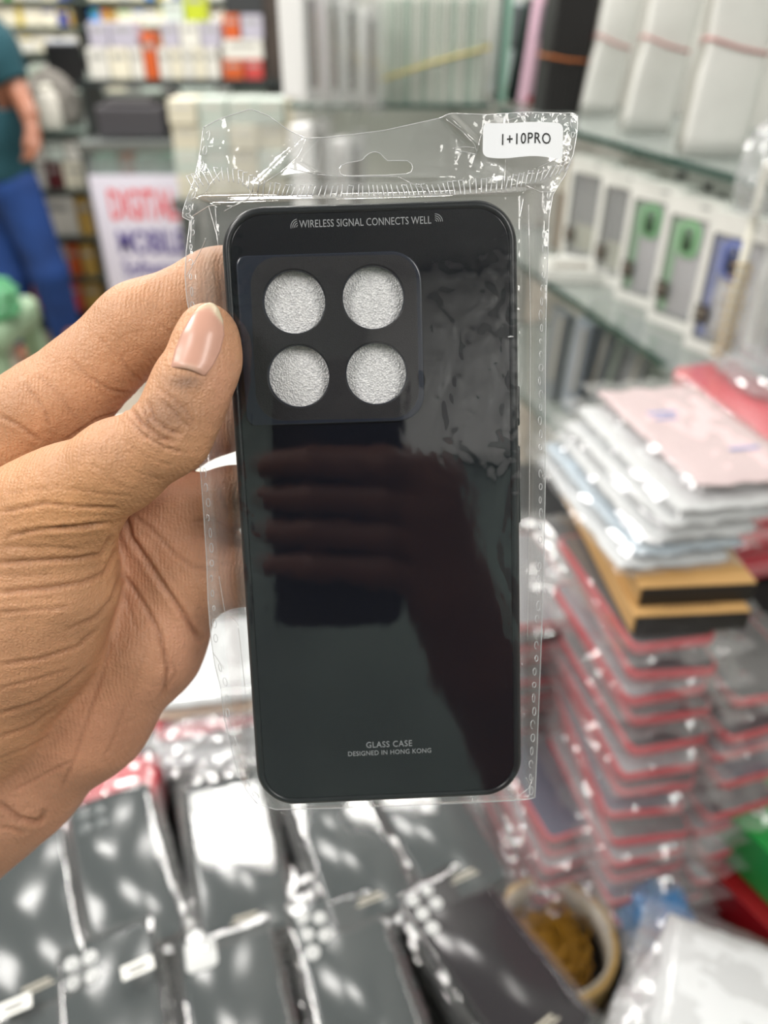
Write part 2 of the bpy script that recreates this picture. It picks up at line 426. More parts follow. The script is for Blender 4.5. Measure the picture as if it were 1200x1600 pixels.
# ================================================================ THE CLEAR BAG ROUND IT
m_bag = film('clear_bag_film', .045, .75, .022, .006)
m_bagback = film('clear_bag_film_back', .06, .6, .08, .17)
m_weld = film('bag_weld', .25, .7, .12, .35, (245, 247, 250))
def polylen(P):
    P = np.array(P, float); s = np.concatenate([[0], np.cumsum(np.linalg.norm(np.diff(P, axis=0), axis=1))]); return P, s / s[-1]
def along(PS, t):
    P, s = PS; return np.array([np.interp(t, s, P[:, 0]), np.interp(t, s, P[:, 1])])
Lp = polylen([(318, 199), (312, 240), (302, 285), (290, 315), (283, 338), (297, 345), (291, 390), (289, 430), (292, 470), (298, 496), (303, 560), (308, 640), (312, 720), (318, 800), (323, 880), (325, 940), (330, 1000), (336, 1040), (345, 1075), (350, 1120), (362, 1170), (374, 1215), (388, 1240), (402, 1256)])
Rp = polylen([(903, 181), (902, 205), (896, 240), (884, 272), (868, 297), (864, 302), (858, 340), (856, 400), (853, 500), (852, 600), (852, 760), (850, 860), (846, 1000), (842, 1100), (838, 1200), (836, 1246)])
Tp = polylen([(318, 199), (345, 185), (392, 170), (420, 181), (450, 203), (478, 216), (520, 214), (600, 204), (690, 184), (702, 177), (760, 179), (822, 175), (880, 177), (895, 176), (903, 181)])
Bp = polylen([(402, 1256), (430, 1265), (520, 1263), (620, 1259), (720, 1255), (800, 1251), (825, 1249), (836, 1246)])
def coons(s, t):
    return (1 - s) * along(Lp, t) + s * along(Rp, t) + (1 - t) * along(Tp, s) + t * along(Bp, s) - (
        (1 - s) * (1 - t) * along(Tp, 0) + s * (1 - t) * along(Tp, 1) + (1 - s) * t * along(Bp, 0) + s * t * along(Bp, 1))
def seal_y(px):
    return float(np.interp(px, [283, 300, 345, 372, 400, 430, 520, 620, 690, 740, 800, 850, 880, 905], [292, 284, 270, 276, 291, 297, 298, 297, 295, 291, 284, 272, 262, 250]))
FACET = [(396, 296), (440, 262), (480, 212), (470, 248), (512, 273), (430, 284)]
def polyin(x, y, P):
    if not inpoly(x, y, P): return 0.
    return float(dist_poly(np.array([[x, y]], float), P + P[:1])[0])
def inpoly(x, y, P):
    c = False
    for (x1, y1), (x2, y2) in zip(P, P[1:] + P[:1]):
        if (y1 > y) != (y2 > y) and x < (x2 - x1) * (y - y1) / (y2 - y1) + x1: c = not c
    return c
def bag_off(px, py, back=False):
    """distance of the sheet behind the case's front plane"""
    u, v = uv(px, py); eL = max(-CW / 2 - u, 0); eR = max(u - CW / 2, 0); eB = max(-CL / 2 - v, 0); eT = max(v - CL / 2, 0)
    mid = .0052
    top = smooth01((seal_y(px) + 4 - py) / 16 + .5)           # 1 in the header above the seal
    if back: inside = CT + .0009
    else: inside = -.0010
    kL = smooth01(eL / .0075); kR = smooth01(eR / .0068); kB = smooth01(eB / .0024); kT = smooth01(eT / .0030)
    k = max(kL, kR, kB, kT)
    sq = smooth01(1 - abs(py - 600) / 170.) * smooth01((430 - px) / 60.)     # where the thumb presses the flap back
    z = inside + (mid + .0042 * sq - inside) * k
    if sq > 0 and not back: z += .0002 * sq
    z = z * (1 - top) + (mid - .0012 + (.00015 if back else 0)) * top
    # header bends
    if top > 0:
        s1 = ((478 - px) * 76 + (py - 217) * -78) / 109.         # signed distance left of the fold (478,217)-(400,293)
        h = 0.
        if s1 > 0: h += .0014 * (1 - math.exp(-s1 / 12.)) + 1.4e-5 * s1
        h -= .0013 * math.exp(-(s1 / 9.) ** 2)
        s2 = ((px - 700) * 60 - (py - 180) * 62) / 86.           # corner fold on the right
        if s2 > 0: h += .0030 * (1 - math.exp(-s2 / 22.)) - .0000 * s2
        h -= .0016 * math.exp(-(s2 / 7.) ** 2) * smooth01((250 - py) / 40)
        h -= .0008 * math.exp(-((py - 276) / 5.) ** 2) * smooth01((px - 420) / 60) * smooth01((720 - px) / 60)
        if 395 < px < 520 and 212 < py < 300:
            wf = smooth01(polyin(px, py, FACET) / 7.); z += wf * (-(5.0e-5 * (px - 448) + 1.7e-5 * (py - 262)) - h * top - .0006)
        z += h * top
    # wrinkles
    a = .000025
    a += .0011 * top * (.25 + .75 * max(.4 * smooth01((380 - px) / 60), smooth01((px - 690) / 80)))
    a += .00055 * (1 - top) * max(kL, kR) * (1.0 if not back else .6)
    a += .0011 * smooth01((py - 1150) / 90) * max(smooth01((430 - px) / 60), smooth01((px - 790) / 40)) * (1 - .5 * (k < .1))
    a += .0012 * smooth01(1 - abs(py - 320) / 60) * max(smooth01((350 - px) / 40), smooth01((px - 810) / 40))
    a += .00030 * (k < .05) * smooth01(1 - abs(py - 560) / 260) * smooth01((px - 640) / 60) * (not back)
    a += .00022 * (k < .05) * smooth01((abs(u + .0008) - .0300) / .006) * (not back)
    q = 3.7 if back else 0.
    w = ridge(px / 46. + q, py / 80., 1.3) * .6 + ridge(px / 21. + q, py / 34., 5.1) * .3 + ridge(px / 11., py / 13. + q, 9.) * .16
    z += (w - .35) * a
    if not back and k < .05: z = min(z, -.0004)
    if back and k < .05: z = max(z, CT + .0003)
    return z
def bag_P(px, py, back=False, lift=0.):
    zz = plane_z(px, py) + bag_off(px, py, back) - lift
    return W((px - 600) / F_PX * zz, (py - 800) / F_PX * zz, zz)
HOLE = [(530, 264), (534, 258), (545, 254), (558, 252), (566, 250), (571, 244), (578, 239), (586, 237), (593, 239), (599, 245), (605, 251), (620, 251), (636, 251), (643, 256), (645, 262), (642, 269), (634, 272), (600, 274), (540, 275), (532, 272)]
def inpoly(x, y, P):
    c = False
    for (x1, y1), (x2, y2) in zip(P, P[1:] + P[:1]):
        if (y1 > y) != (y2 > y) and x < (x2 - x1) * (y - y1) / (y2 - y1) + x1: c = not c
    return c
bag = thing('plastic_bag', 'crinkled clear plastic bag with hang hole wrapped round the held phone case', 'bag', W(*cc))
NU, NV = 170, 270
tv = np.concatenate([np.linspace(0, .13, 70), np.linspace(.13, 1, NV - 69)[1:]])
for back in (False, True):
    V, Fc, PXY = [], [], []
    for j in range(NV):
        for i in range(NU):
            p = coons(i / (NU - 1), tv[j]); PXY.append(p); V.append(bag_P(p[0], p[1], back))
    for j in range(NV - 1):
        for i in range(NU - 1):
            a = j * NU + i
            c = (PXY[a] + PXY[a + NU + 1]) / 2
            if c[1] < 280 and inpoly(c[0], c[1], HOLE): continue
            Fc.append((a, a + NU, a + NU + 1, a + 1))
    npobj('back_film' if back else 'front_film', V, Fc, m_bagback if back else m_bag, bag, True, True)
def px_tube(bm, pts, r, lift=.00015, closed=False):
    tube(bm, [bag_P(x, y, False, lift) for x, y in pts], r, 5, closed)
def resample(P, n): 
    PS = polylen(P); return [tuple(along(PS, k / (n - 1))) for k in range(n)]
bm = bmesh.new()
for PS, n in ((Lp, 90), (Rp, 90), (Tp, 90), (Bp, 60)):
    px_tube(bm, [tuple(along(PS, k / (n - 1))) for k in range(n)], .00013, 0)
bmobj('cut_edge', bm, m_weld, bag, True, True)
bm = bmesh.new(); px_tube(bm, HOLE, .00012, .0001, True); bmobj('hang_hole_edge', bm, m_weld, bag, True, True)
rnd = random.Random(4)
bm = bmesh.new()                                             # stitched-looking cross weld over the case's top edge
x = 297.
while x < 893:
    y = seal_y(x); h = 8 if 430 < x < 700 else 10.5
    sl = 3 * math.sin(x / 60.) - (3 if x < 345 else 0) + (3 if x > 850 else 0)
    px_tube(bm, [(x - sl, y + h + rnd.uniform(-1, 1)), (x + rnd.uniform(-.6, .6), y), (x + sl, y - h + rnd.uniform(-1.5, 1.5))], .00016, .0002)
    if rnd.random() < .45: px_tube(bm, [(x + sl, y - h), (x + sl + 7, y - h + rnd.uniform(-1, 1))], .00012, .0002)
    x += rnd.uniform(6.5, 9.5)
bmobj('cross_weld', bm, m_weld, bag, True, True)
for PS, sgn, n in ((Lp, 1, 46), (Rp, -1, 52)):              # little loops of the side welds
    bm = bmesh.new()
    for k in range(n):
        t = (k + .5) / n; p = along(PS, t); q = along(PS, min(1, t + .006)); d = q - p; d /= np.linalg.norm(d) + 1e-9
        nn = np.array([-d[1], d[0]]) * (-1 if sgn > 0 else 1); nn = nn if nn[0] * sgn > 0 else -nn
        c = p + nn * rnd.uniform(6, 9); l, w = rnd.uniform(4, 7.5), rnd.uniform(1.6, 3.2)
        if rnd.random() < .15: continue
        px_tube(bm, [tuple(c + d * l * math.cos(a) + nn * w * math.sin(a)) for a in np.linspace(0, rnd.choice((6.28, 6.28, 4.6)), 11)], .00011, .0002)
    bmobj('side_weld', bm, m_weld, bag, True, True)
# sharp crease lines that catch the light
m_crease = film('bag_crease', .35, .6, .08, .25, (250, 250, 252))
for pts in ([(478, 218), (466, 245), (440, 268), (405, 290)], [(452, 262), (490, 272), (545, 276), (620, 275)], [(622, 276), (650, 290), (670, 297)],
            [(697, 186), (722, 205), (742, 226), (745, 238)], [(708, 232), (726, 229), (742, 231)], [(712, 234), (744, 241)], [(745, 238), (752, 210), (770, 196)],
            [(792, 188), (815, 182), (824, 191)], [(345, 268), (328, 288), (322, 300)], [(372, 276), (392, 300), (388, 310), (366, 322), (354, 322)],
            [(300, 338), (326, 322), (345, 318)], [(326, 322), (334, 350), (340, 372)], [(322, 372), (312, 395), (298, 420), (292, 432)], [(350, 330), (368, 320), (392, 306)],
            [(866, 300), (845, 300), (822, 290)], [(818, 310), (812, 340)], [(790, 250), (788, 290)], [(840, 262), (866, 250), (886, 240)], [(352, 1110), (372, 1165), (390, 1205)],
            [(372, 1180), (388, 1215), (398, 1238), (402, 1250)], [(384, 1195), (392, 1225)], [(822, 1215), (830, 1230), (826, 1246)], [(812, 1242), (826, 1232), (833, 1215)],
            [(333, 1020), (350, 1045)], [(356, 960), (372, 975), (384, 1085)], [(342, 900), (352, 960)], [(826, 320), (829, 520), (827, 800), (824, 1000)],):
    bm = bmesh.new(); px_tube(bm, resample(pts, 14), .00010, .0003)
    bmobj('crease', bm, m_crease, bag, True, True)
# paper label with the printed code
m_paper = M('white_label_paper', (232, 234, 238), .55)
m_ink = M('black_ink', (14, 14, 16), .5)
def rr2(tl, tr, br, bl, s, t):
    a = np.array(tl) * (1 - s) + np.array(tr) * s; b = np.array(bl) * (1 - s) + np.array(br) * s; return a * (1 - t) + b * t
LAB = ((755, 191), (880, 192), (879, 249), (754, 243))
def lab_P(a, b, lift):
    """label coordinates in mm-like px (0..125, 0..56) to space, gently waved"""
    p = rr2(*LAB, a / 125., b / 56.)
    p = p + np.array([0, 3.2 * math.sin(a / 125. * 6.3 + .4) * (.4 + .6 * b / 56)])
    zz = plane_z(p[0], p[1]) + .0018 + .0006 * math.sin(a / 125. * 5 + 1) - lift
    return W((p[0] - 600) / F_PX * zz, (p[1] - 800) / F_PX * zz, zz)
grid = []; Fc = []
for j in range(29):
    for i in range(63):
        a, b = i / 62 * 125, j / 28 * 56
        # rounded corners: pull the outline in
        rad = 9.; ca = min(max(a, rad), 125 - rad); cb = min(max(b, rad), 56 - rad); dx, dy = a - ca, b - cb
        mx_ = max(abs(dx), abs(dy)); l = math.hypot(dx, dy)
        if dx and dy: a, b = ca + dx * mx_ / l, cb + dy * mx_ / l
        grid.append(lab_P(a, b, 0))
for j in range(28):
    for i in range(62):
        q = j * 63 + i; Fc.append((q, q + 63, q + 64, q + 1))
lab = npobj('paper_label', grid, Fc, m_paper, bag, True, True)
lab['label'] = 'white rounded paper sticker with black printed code'
me = text_mesh('1+10PRO', 24., 0, 'LEFT', .62, .1, 1.12)
bm = bmesh.new(); bm.from_mesh(me); xs = [v.co.x for v in bm.verts]; x0, x1 = min(xs), max(xs)
for v in bm.verts:
    a = 30 + (v.co.x - x0) / (x1 - x0) * 76; b = 27 - v.co.y * 1.05
    v.co = lab_P(a, b, .00012)
bmobj('printed_code', bm, m_ink, lab, False, False)
for v in lab.children[0].data.vertices: v.co = bag.matrix_basis.inverted() @ v.co
# ================================================================ THE HAND
def cpt(px, py, z, r):                                        # point in camera metres, radius given in photo pixels
    return ((px - 600) / F_PX * z, (py - 800) / F_PX * z, z), r * z / F_PX
def chain(*pts): return [cpt(*p) for p in pts]
H_PALM = [chain((205, 760, .246, 52), (60, 960, .254, 78), (-70, 1200, .262, 105)),
          chain((235, 830, .243, 54), (120, 1000, .252, 80), (-40, 1210, .262, 105)),
          chain((300, 893, .241, 58), (232, 1008, .245, 76), (140, 1118, .251, 86), (22, 1214, .258, 94), (-70, 1275, .264, 108), (-420, 1640, .31, 128)),
          chain((60, 720, .244, 80), (-60, 900, .252, 110), (-120, 1180, .262, 130)),
          chain((-70, 730, .240, 100), (-220, 930, .252, 125)), chain((270, 850, .246, 52), (328, 838, .2435, 36))]
H_THENAR = [chain((80, 812, .213, 84), (70, 905, .218, 104), (40, 990, .224, 110), (-25, 1080, .233, 116), (-110, 1200, .246, 124))]
H_THUMB = [chain((60, 812, .212, 92), (110, 778, .206, 80), (185, 728, .2005, 68), (264, 681, .1965, 60), (287, 638, .1955, 56), (311, 583, .1945, 49), (319, 532, .1945, 43), (322, 510, .1945, 35)),
           chain((300, 600, .197, 55), (330, 560, .1985, 36), (338, 530, .1985, 27))]
H_FINGERS = [
    [chain((-70, 735, .238, 104), (70, 640, .230, 70), (205, 522, .227, 61), (225, 506, .2265, 61), (340, 452, .2265, 57), (432, 425, .2275, 50)),
     chain((10, 715, .236, 66), (120, 624, .2295, 48), (205, 543, .2275, 36))],
    [chain((175, 730, .246, 52), (270, 695, .240, 46), (350, 660, .2335, 43), (430, 640, .2335, 43), (520, 640, .235, 38))],
    [chain((215, 815, .243, 54), (290, 792, .2385, 48), (365, 776, .2345, 44), (440, 765, .2345, 42), (520, 762, .236, 37))],
    [chain((285, 905, .242, 62), (330, 896, .2395, 58), (378, 897, .2365, 45), (440, 890, .2365, 41), (500, 886, .2375, 35))]]
def f_hand(P):
    palm = None
    for c in H_PALM:
        e = chain_sdf(P, c, .01); palm = e if palm is None else smin(palm, e, .016)
    th = chain_sdf(P, H_THUMB[0], .004); th = smin(th, chain_sdf(P, H_THUMB[1], .004), .006)
    tn = chain_sdf(P, H_THENAR[0], .008); th = smin(th, tn, .010)
    d = smin(palm, th, .0035)
    out = d
    for i, fg in enumerate(H_FINGERS):
        e = chain_sdf(P, fg[0], .004)
        for g in fg[1:]: e = smin(e, chain_sdf(P, g, .004), .005)
        out = np.minimum(out, smin(palm, e, .006))
        out = smin(out, e, .0010)
    # nail bed sunk into the thumb tip
    return out
V, Fc = nets(f_hand, (-.318, -.078, .172), (-.012, .272, .362), .00076)
Nn = grad(f_hand, V, 6e-4)
PX = np.stack([V[:, 0] / V[:, 2] * F_PX + 600, V[:, 1] / V[:, 2] * F_PX + 800], 1)
front = Nn[:, 2] < .35
def carve(pts, w, dep, zmin=0., zmax=9., soft=True):
    """press one skin fold into the surface; returns its strength for the skin's own darker crease colour"""
    d = dist_poly(PX, pts); ok = front & (V[:, 2] > zmin) & (V[:, 2] < zmax)
    g = np.where(ok, np.exp(-(d / w) ** 2), 0.)
    P = np.array(pts, float)
    fade = np.clip(np.minimum(np.linalg.norm(PX - P[0], axis=1), np.linalg.norm(PX - P[-1], axis=1)) / 14. + .25, 0, 1)
    g = g * fade
    # raised skin on both sides of the fold
    b = np.where(ok, np.exp(-((d - 2.1 * w) / (1.3 * w)) ** 2), 0.) * fade
    return g, dep * (g - .28 * b)
FOLDS = [  # palm
    ([(194, 800), (205, 840), (232, 880), (262, 925), (290, 965), (312, 998)], 4, .0016, .225, 9), ([(196, 795), (240, 830), (272, 865), (300, 885), (340, 892)], 3, .0007, .225, 9),
    ([(188, 893), (205, 915), (228, 950), (250, 990), (262, 1045), (256, 1085)], 3.4, .0010, .225, 9), ([(182, 905), (200, 945), (215, 985)], 2.6, .0006, .225, 9),
    ([(165, 960), (172, 1010), (160, 1050), (140, 1110), (118, 1180), (95, 1235)], 3, .0006, .225, 9), ([(196, 1100), (180, 1150), (165, 1180)], 2.4, .0004, .225, 9),
    ([(110, 1190), (60, 1215), (20, 1235)], 3, .0006, .225, 9), ([(0, 1255), (30, 1278), (62, 1285), (70, 1270)], 4, .0014, .225, 9), ([(0, 1290), (40, 1300)], 3, .0008, .225, 9),
    ([(300, 815), (330, 812), (352, 822)], 3, .0008, .22, 9), ([(318, 870), (345, 880), (368, 880)], 2.5, .0005, .22, 9), ([(335, 745), (350, 780), (358, 800)], 3, .0006, .22, 9),
    ([(240, 985), (275, 1050), (250, 1090)], 2.4, .0005, .225, 9), ([(205, 870), (240, 895)], 2, .0004, .225, 9), ([(230, 1010), (200, 1100)], 2.2, .0003, .225, 9),
    # thumb base: long soft wrinkles sweeping round the thenar
    ([(15, 837), (60, 828), (110, 824), (140, 820), (172, 818)], 3.2, .0012, 0, .225), ([(80, 826), (130, 826), (155, 820)], 3, .0010, 0, .225), ([(0, 800), (70, 786), (120, 792), (185, 795)], 3, .0009, 0, .225),
    ([(0, 880), (60, 876), (120, 873), (158, 866), (172, 840)], 3.4, .0012, 0, .23), ([(0, 926), (70, 920), (130, 910), (165, 895), (182, 862)], 3.6, .0012, 0, .235),
    ([(0, 958), (60, 953), (110, 948)], 2.8, .0007, 0, .235), ([(105, 985), (150, 965), (175, 935), (188, 900)], 3, .0008, 0, .235), ([(0, 1038), (60, 1030), (120, 1012), (150, 985)], 3.2, .0009, 0, .24),
    ([(0, 1075), (60, 1062), (110, 1045)], 2.8, .0006, 0, .24), ([(0, 1115), (60, 1098), (100, 1075), (135, 1045)], 3.2, .0008, 0, .245), ([(0, 1152), (50, 1135), (90, 1105)], 3, .0007, 0, .245),
    ([(0, 1185), (40, 1170), (80, 1150)], 2.6, .0005, 0, .25), ([(0, 855), (80, 855), (130, 858)], 2.4, .0005, 0, .225), ([(10, 770), (90, 760), (160, 772), (200, 775)], 2.2, .0004, 0, .22),
    ([(0, 900), (80, 898)], 2.2, .0004, 0, .23),
    # thumb knuckle
    ([(204, 640), (222, 662), (246, 682), (270, 690)], 3.0, .0010, 0, .205), ([(232, 628), (240, 655), (262, 672), (284, 678)], 2.6, .0008, 0, .205), ([(225, 640), (233, 664), (245, 676)], 2.4, .0008, 0, .205),
    ([(246, 608), (270, 622), (290, 640), (304, 662)], 2.4, .0005, 0, .205), ([(244, 618), (268, 640), (300, 672)], 2.2, .0005, 0, .205), ([(200, 652), (225, 680), (260, 700), (290, 708)], 2.6, .0006, 0, .205),
    ([(195, 690), (230, 715), (270, 728)], 2.2, .0003, 0, .21), ([(178, 705), (215, 738), (255, 750)], 2.2, .0003, 0, .21), ([(140, 720), (180, 757), (220, 768)], 2.2, .0003, 0, .21),
    # index side
    ([(40, 600), (70, 640), (80, 670)], 2.6, .0006, 0, .24), ([(110, 560), (140, 590), (175, 610), (205, 615)], 2.6, .0006, 0, .24), ([(0, 650), (30, 665), (62, 690)], 3, .0008, 0, .24),
    ([(182, 540), (200, 580), (225, 600)], 2.2, .0004, 0, .24), ([(150, 520), (185, 560), (215, 590)], 2.0, .0003, 0, .24), ([(60, 585), (95, 620), (120, 655)], 2.2, .0004, 0, .24),
    ([(200, 640), (150, 655), (100, 690)], 2.4, .0006, .205, .25), ([(250, 505), (285, 535)], 2, .0004, .205, .25), ([(215, 465), (240, 478), (262, 500)], 1.8, .0003, .2, .25)]
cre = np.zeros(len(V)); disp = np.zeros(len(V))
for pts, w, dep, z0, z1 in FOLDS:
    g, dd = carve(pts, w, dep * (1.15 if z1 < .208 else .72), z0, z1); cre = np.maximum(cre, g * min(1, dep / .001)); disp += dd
# soft bulk: gentle unevenness of flesh and tendons
und = np.array([mnoise.noise(Vector((p[0] * 90, p[1] * 90, p[2] * 90))) for p in V]) * .00035
V2 = V - Nn * (disp[:, None] - und[:, None])
# skin tone: palm side rosier, back browner; creases and knuckle darker (pigment)
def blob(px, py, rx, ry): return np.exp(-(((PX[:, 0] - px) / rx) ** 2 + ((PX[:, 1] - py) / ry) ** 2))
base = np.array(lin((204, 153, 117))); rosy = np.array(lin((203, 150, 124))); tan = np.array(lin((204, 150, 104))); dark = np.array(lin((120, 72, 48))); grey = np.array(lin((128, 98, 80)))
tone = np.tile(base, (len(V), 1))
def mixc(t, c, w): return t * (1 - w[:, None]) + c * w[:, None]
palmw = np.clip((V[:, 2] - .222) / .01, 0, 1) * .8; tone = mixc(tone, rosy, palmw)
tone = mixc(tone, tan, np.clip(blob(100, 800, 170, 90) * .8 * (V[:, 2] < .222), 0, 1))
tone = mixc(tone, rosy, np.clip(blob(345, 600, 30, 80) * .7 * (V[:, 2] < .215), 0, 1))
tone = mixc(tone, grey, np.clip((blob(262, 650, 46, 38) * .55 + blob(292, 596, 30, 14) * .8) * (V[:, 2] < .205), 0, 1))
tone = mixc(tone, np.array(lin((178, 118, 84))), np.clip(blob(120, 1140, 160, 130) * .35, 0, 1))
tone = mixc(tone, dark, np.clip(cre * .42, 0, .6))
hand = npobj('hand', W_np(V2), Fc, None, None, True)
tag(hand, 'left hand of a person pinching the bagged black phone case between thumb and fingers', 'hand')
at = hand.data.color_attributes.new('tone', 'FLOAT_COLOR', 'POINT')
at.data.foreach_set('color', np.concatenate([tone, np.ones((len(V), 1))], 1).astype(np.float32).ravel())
def m_skin():
    m = bpy.data.materials.new('skin'); m.use_nodes = True; nt = m.node_tree; n = nt.nodes; b = n['Principled BSDF']
    ca = n.new('ShaderNodeVertexColor'); ca.layer_name = 'tone'
    tc = n.new('ShaderNodeTexCoord')
    n1 = n.new('ShaderNodeTexNoise'); n1.inputs['Scale'].default_value = 70; n1.inputs['Detail'].default_value = 6
    nt.links.new(tc.outputs['Object'], n1.inputs['Vector'])
    mr = n.new('ShaderNodeMapRange'); mr.inputs[1].default_value = .3; mr.inputs[2].default_value = .7; mr.inputs[3].default_value = .86; mr.inputs[4].default_value = 1.1
    nt.links.new(n1.outputs[0], mr.inputs[0])
    mx = n.new('ShaderNodeMix'); mx.data_type = 'RGBA'; mx.blend_type = 'MULTIPLY'; mx.inputs[0].default_value = 1
    nt.links.new(ca.outputs[0], mx.inputs[6]); nt.links.new(mr.outputs[0], mx.inputs[7]); nt.links.new(mx.outputs[2], b.inputs['Base Color'])
    b.inputs['Roughness'].default_value = .48; b.inputs['Specular IOR Level'].default_value = .4
    b.inputs['Subsurface Weight'].default_value = .12; b.inputs['Subsurface Radius'].default_value = (.004, .0015, .0008); b.inputs['Subsurface Scale'].default_value = .6
    vo = n.new('ShaderNodeTexVoronoi'); vo.feature = 'DISTANCE_TO_EDGE'; vo.inputs['Scale'].default_value = 950
    n2 = n.new('ShaderNodeTexNoise'); n2.inputs['Scale'].default_value = 420; n2.inputs['Detail'].default_value = 4
    mp = n.new('ShaderNodeMapping'); mp.inputs['Scale'].default_value = (1, .45, 1)
    nt.links.new(tc.outputs['Object'], mp.inputs[0]); nt.links.new(mp.outputs[0], n2.inputs['Vector'])
    ds = n.new('ShaderNodeMath'); ds.operation = 'MULTIPLY_ADD'; ds.inputs[1].default_value = .5
    nt.links.new(tc.outputs['Object'], vo.inputs['Vector']); nt.links.new(vo.outputs['Distance'], ds.inputs[0]); nt.links.new(n2.outputs[0], ds.inputs[2])
    wv = n.new('ShaderNodeTexWave'); wv.inputs['Scale'].default_value = 260; wv.inputs['Distortion'].default_value = 9; wv.inputs['Detail'].default_value = 3; wv.inputs['Detail Scale'].default_value = .35
    nt.links.new(tc.outputs['Object'], wv.inputs['Vector']); ad = n.new('ShaderNodeMath'); ad.operation = 'MULTIPLY_ADD'; ad.inputs[1].default_value = .14
    nt.links.new(wv.outputs['Fac'], ad.inputs[0]); nt.links.new(ds.outputs[0], ad.inputs[2]); ds = ad
    bp = n.new('ShaderNodeBump'); bp.inputs['Strength'].default_value = .6; bp.inputs['Distance'].default_value = .0009
    nt.links.new(ds.outputs[0], bp.inputs['Height']); nt.links.new(bp.outputs[0], b.inputs['Normal'])
    return m
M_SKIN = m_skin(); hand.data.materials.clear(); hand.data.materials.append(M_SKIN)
# thumbnail: a curved plate following the thumb tip
def front_depth(px, py):
    r = np.array([(px - 600) / F_PX, (py - 800) / F_PX, 1.], np.float32); z = .17
    for _ in range(60):
        d = float(f_hand((r * z)[None].astype(np.float32))[0])
        if d < 2e-5: break
        z += max(d * .8, 1e-5)
        if z > .24: break
    return z
nl = polylen([(268, 575), (274, 548), (286, 518), (299, 495), (311, 481)]); nr = polylen([(319, 589), (333, 571), (344, 549), (350, 524), (348, 502), (341, 484)])
NA, NB = 22, 34; Vn = np.zeros((NB, NA, 3)); tn = np.zeros((NB, NA, 3)); zs = np.zeros((NB, NA)); pp = np.zeros((NB, NA, 2))
for j in range(NB):
    v = j / (NB - 1); a, b = along(nl, v), along(nr, v)
    for i in range(NA):
        u = i / (NA - 1); p = a * (1 - u) + b * u
        p = p + np.array([.3, -.95]) * (9 * (1 - (2 * u - 1) ** 2) * smooth01((v - .75) / .25) - 5 * (1 - (2 * u - 1) ** 2) * smooth01((.2 - v) / .2) * -1)
        pp[j, i] = p
zc = {}
for j in range(NB):
    for i in range(NA):
        z = front_depth(*pp[j, i]); zs[j, i] = z if z < .21 else np.nan
for j in range(NB):
    row = zs[j]; ok = ~np.isnan(row)
    if ok.sum() < 4: zs[j] = zs[j - 1] + .00005
    else: zs[j] = np.interp(np.arange(NA), np.arange(NA)[ok], row[ok])
for _ in range(6):
    zp = np.pad(zs, 1, 'edge'); zs = (zp[:-2, 1:-1] + zp[2:, 1:-1] + zp[1:-1, :-2] + zp[1:-1, 2:] + zs) / 5
cols = []
for j in range(NB):
    for i in range(NA):
        u, v = i / (NA - 1) * 2 - 1, j / (NB - 1)
        z = zs[j, i] - .00075 + .00075 * abs(u) ** 3 + .0005 * smooth01((.06 - v) / .06)
        Vn[j, i] = ((pp[j, i, 0] - 600) / F_PX * z, (pp[j, i, 1] - 800) / F_PX * z, z)
        bed = np.array(lin((206, 158, 140))); tip = np.array(lin((220, 204, 176))); moon = np.array(lin((214, 178, 160)))
        w = smooth01((v + .06 * u * u + .10 * max(0, u) - .90) / .08); c = bed * (1 - w) + tip * w
        w2 = smooth01((.16 - v) / .12) * (1 - abs(u)); c = c * (1 - w2) + moon * w2
        cols.append((*c, 1))
fn = [(j * NA + i, j * NA + i + 1, (j + 1) * NA + i + 1, (j + 1) * NA + i) for j in range(NB - 1) for i in range(NA - 1)]
nail = npobj('thumbnail', W_np(Vn.reshape(-1, 3)), fn, None, hand, True)
sm = nail.modifiers.new('thick', 'SOLIDIFY'); sm.thickness = .0005; sm.offset = -1 if False else 0
at = nail.data.color_attributes.new('tone', 'FLOAT_COLOR', 'POINT'); at.data.foreach_set('color', np.array(cols, np.float32).ravel())
m = bpy.data.materials.new('nail'); m.use_nodes = True; nt = m.node_tree; b = nt.nodes['Principled BSDF']; ca = nt.nodes.new('ShaderNodeVertexColor'); ca.layer_name = 'tone'
nt.links.new(ca.outputs[0], b.inputs['Base Color']); b.inputs['Roughness'].default_value = .3; b.inputs['Specular IOR Level'].default_value = .45
nail.data.materials.clear(); nail.data.materials.append(m); nail['label'] = 'pink thumbnail with pale yellowish free edge'
# ================================================================ RIGHT-HAND SHELVES
m_gedge = M('green_glass_edge', (18, 66, 56), .1, spec=.8)
m_sheet = film('shelf_glass', .06, .6, .05, .22, (200, 206, 204), tint=(238, 244, 242))
m_white = M('white_card', (240, 240, 235), .45, var=.05, vscale=40)
m_white2 = M('cream_card', (224, 221, 208), .5, var=.06, vscale=30)
m_black = M('black_plastic', (16, 16, 18), .35)
m_steel = M('brushed_steel', (170, 172, 172), .25, .9)
def glass_shelf(label, c, sx, sy, rz, t=.010):
    th = thing('glass_shelf', label, 'shelf', c, rz)
    bm = bmesh.new(); box(bm, (0, 0, 0), (sx - .008, sy - .008, t)); bmobj('glass_pane', bm, m_sheet, th)
    bm = bmesh.new()
    for q, s in (((sx / 2, 0, 0), (.006, sy, t)), ((-sx / 2, 0, 0), (.006, sy, t)), ((0, sy / 2, 0), (sx - .006, .006, t)), ((0, -sy / 2, 0), (sx - .006, .006, t))): box(bm, q, s)
    bmobj('green_edge', bm, m_gedge, th)
    for k in (-.35, .35):
        bm = bmesh.new(); bbox(bm, (sx / 2 - .03, sy * k, -t / 2 - .008), (.06, .018, .014), .003); bmobj('bracket', bm, m_steel, th)
    return th
HU, HL, HB = 1.355, 1.088, .835
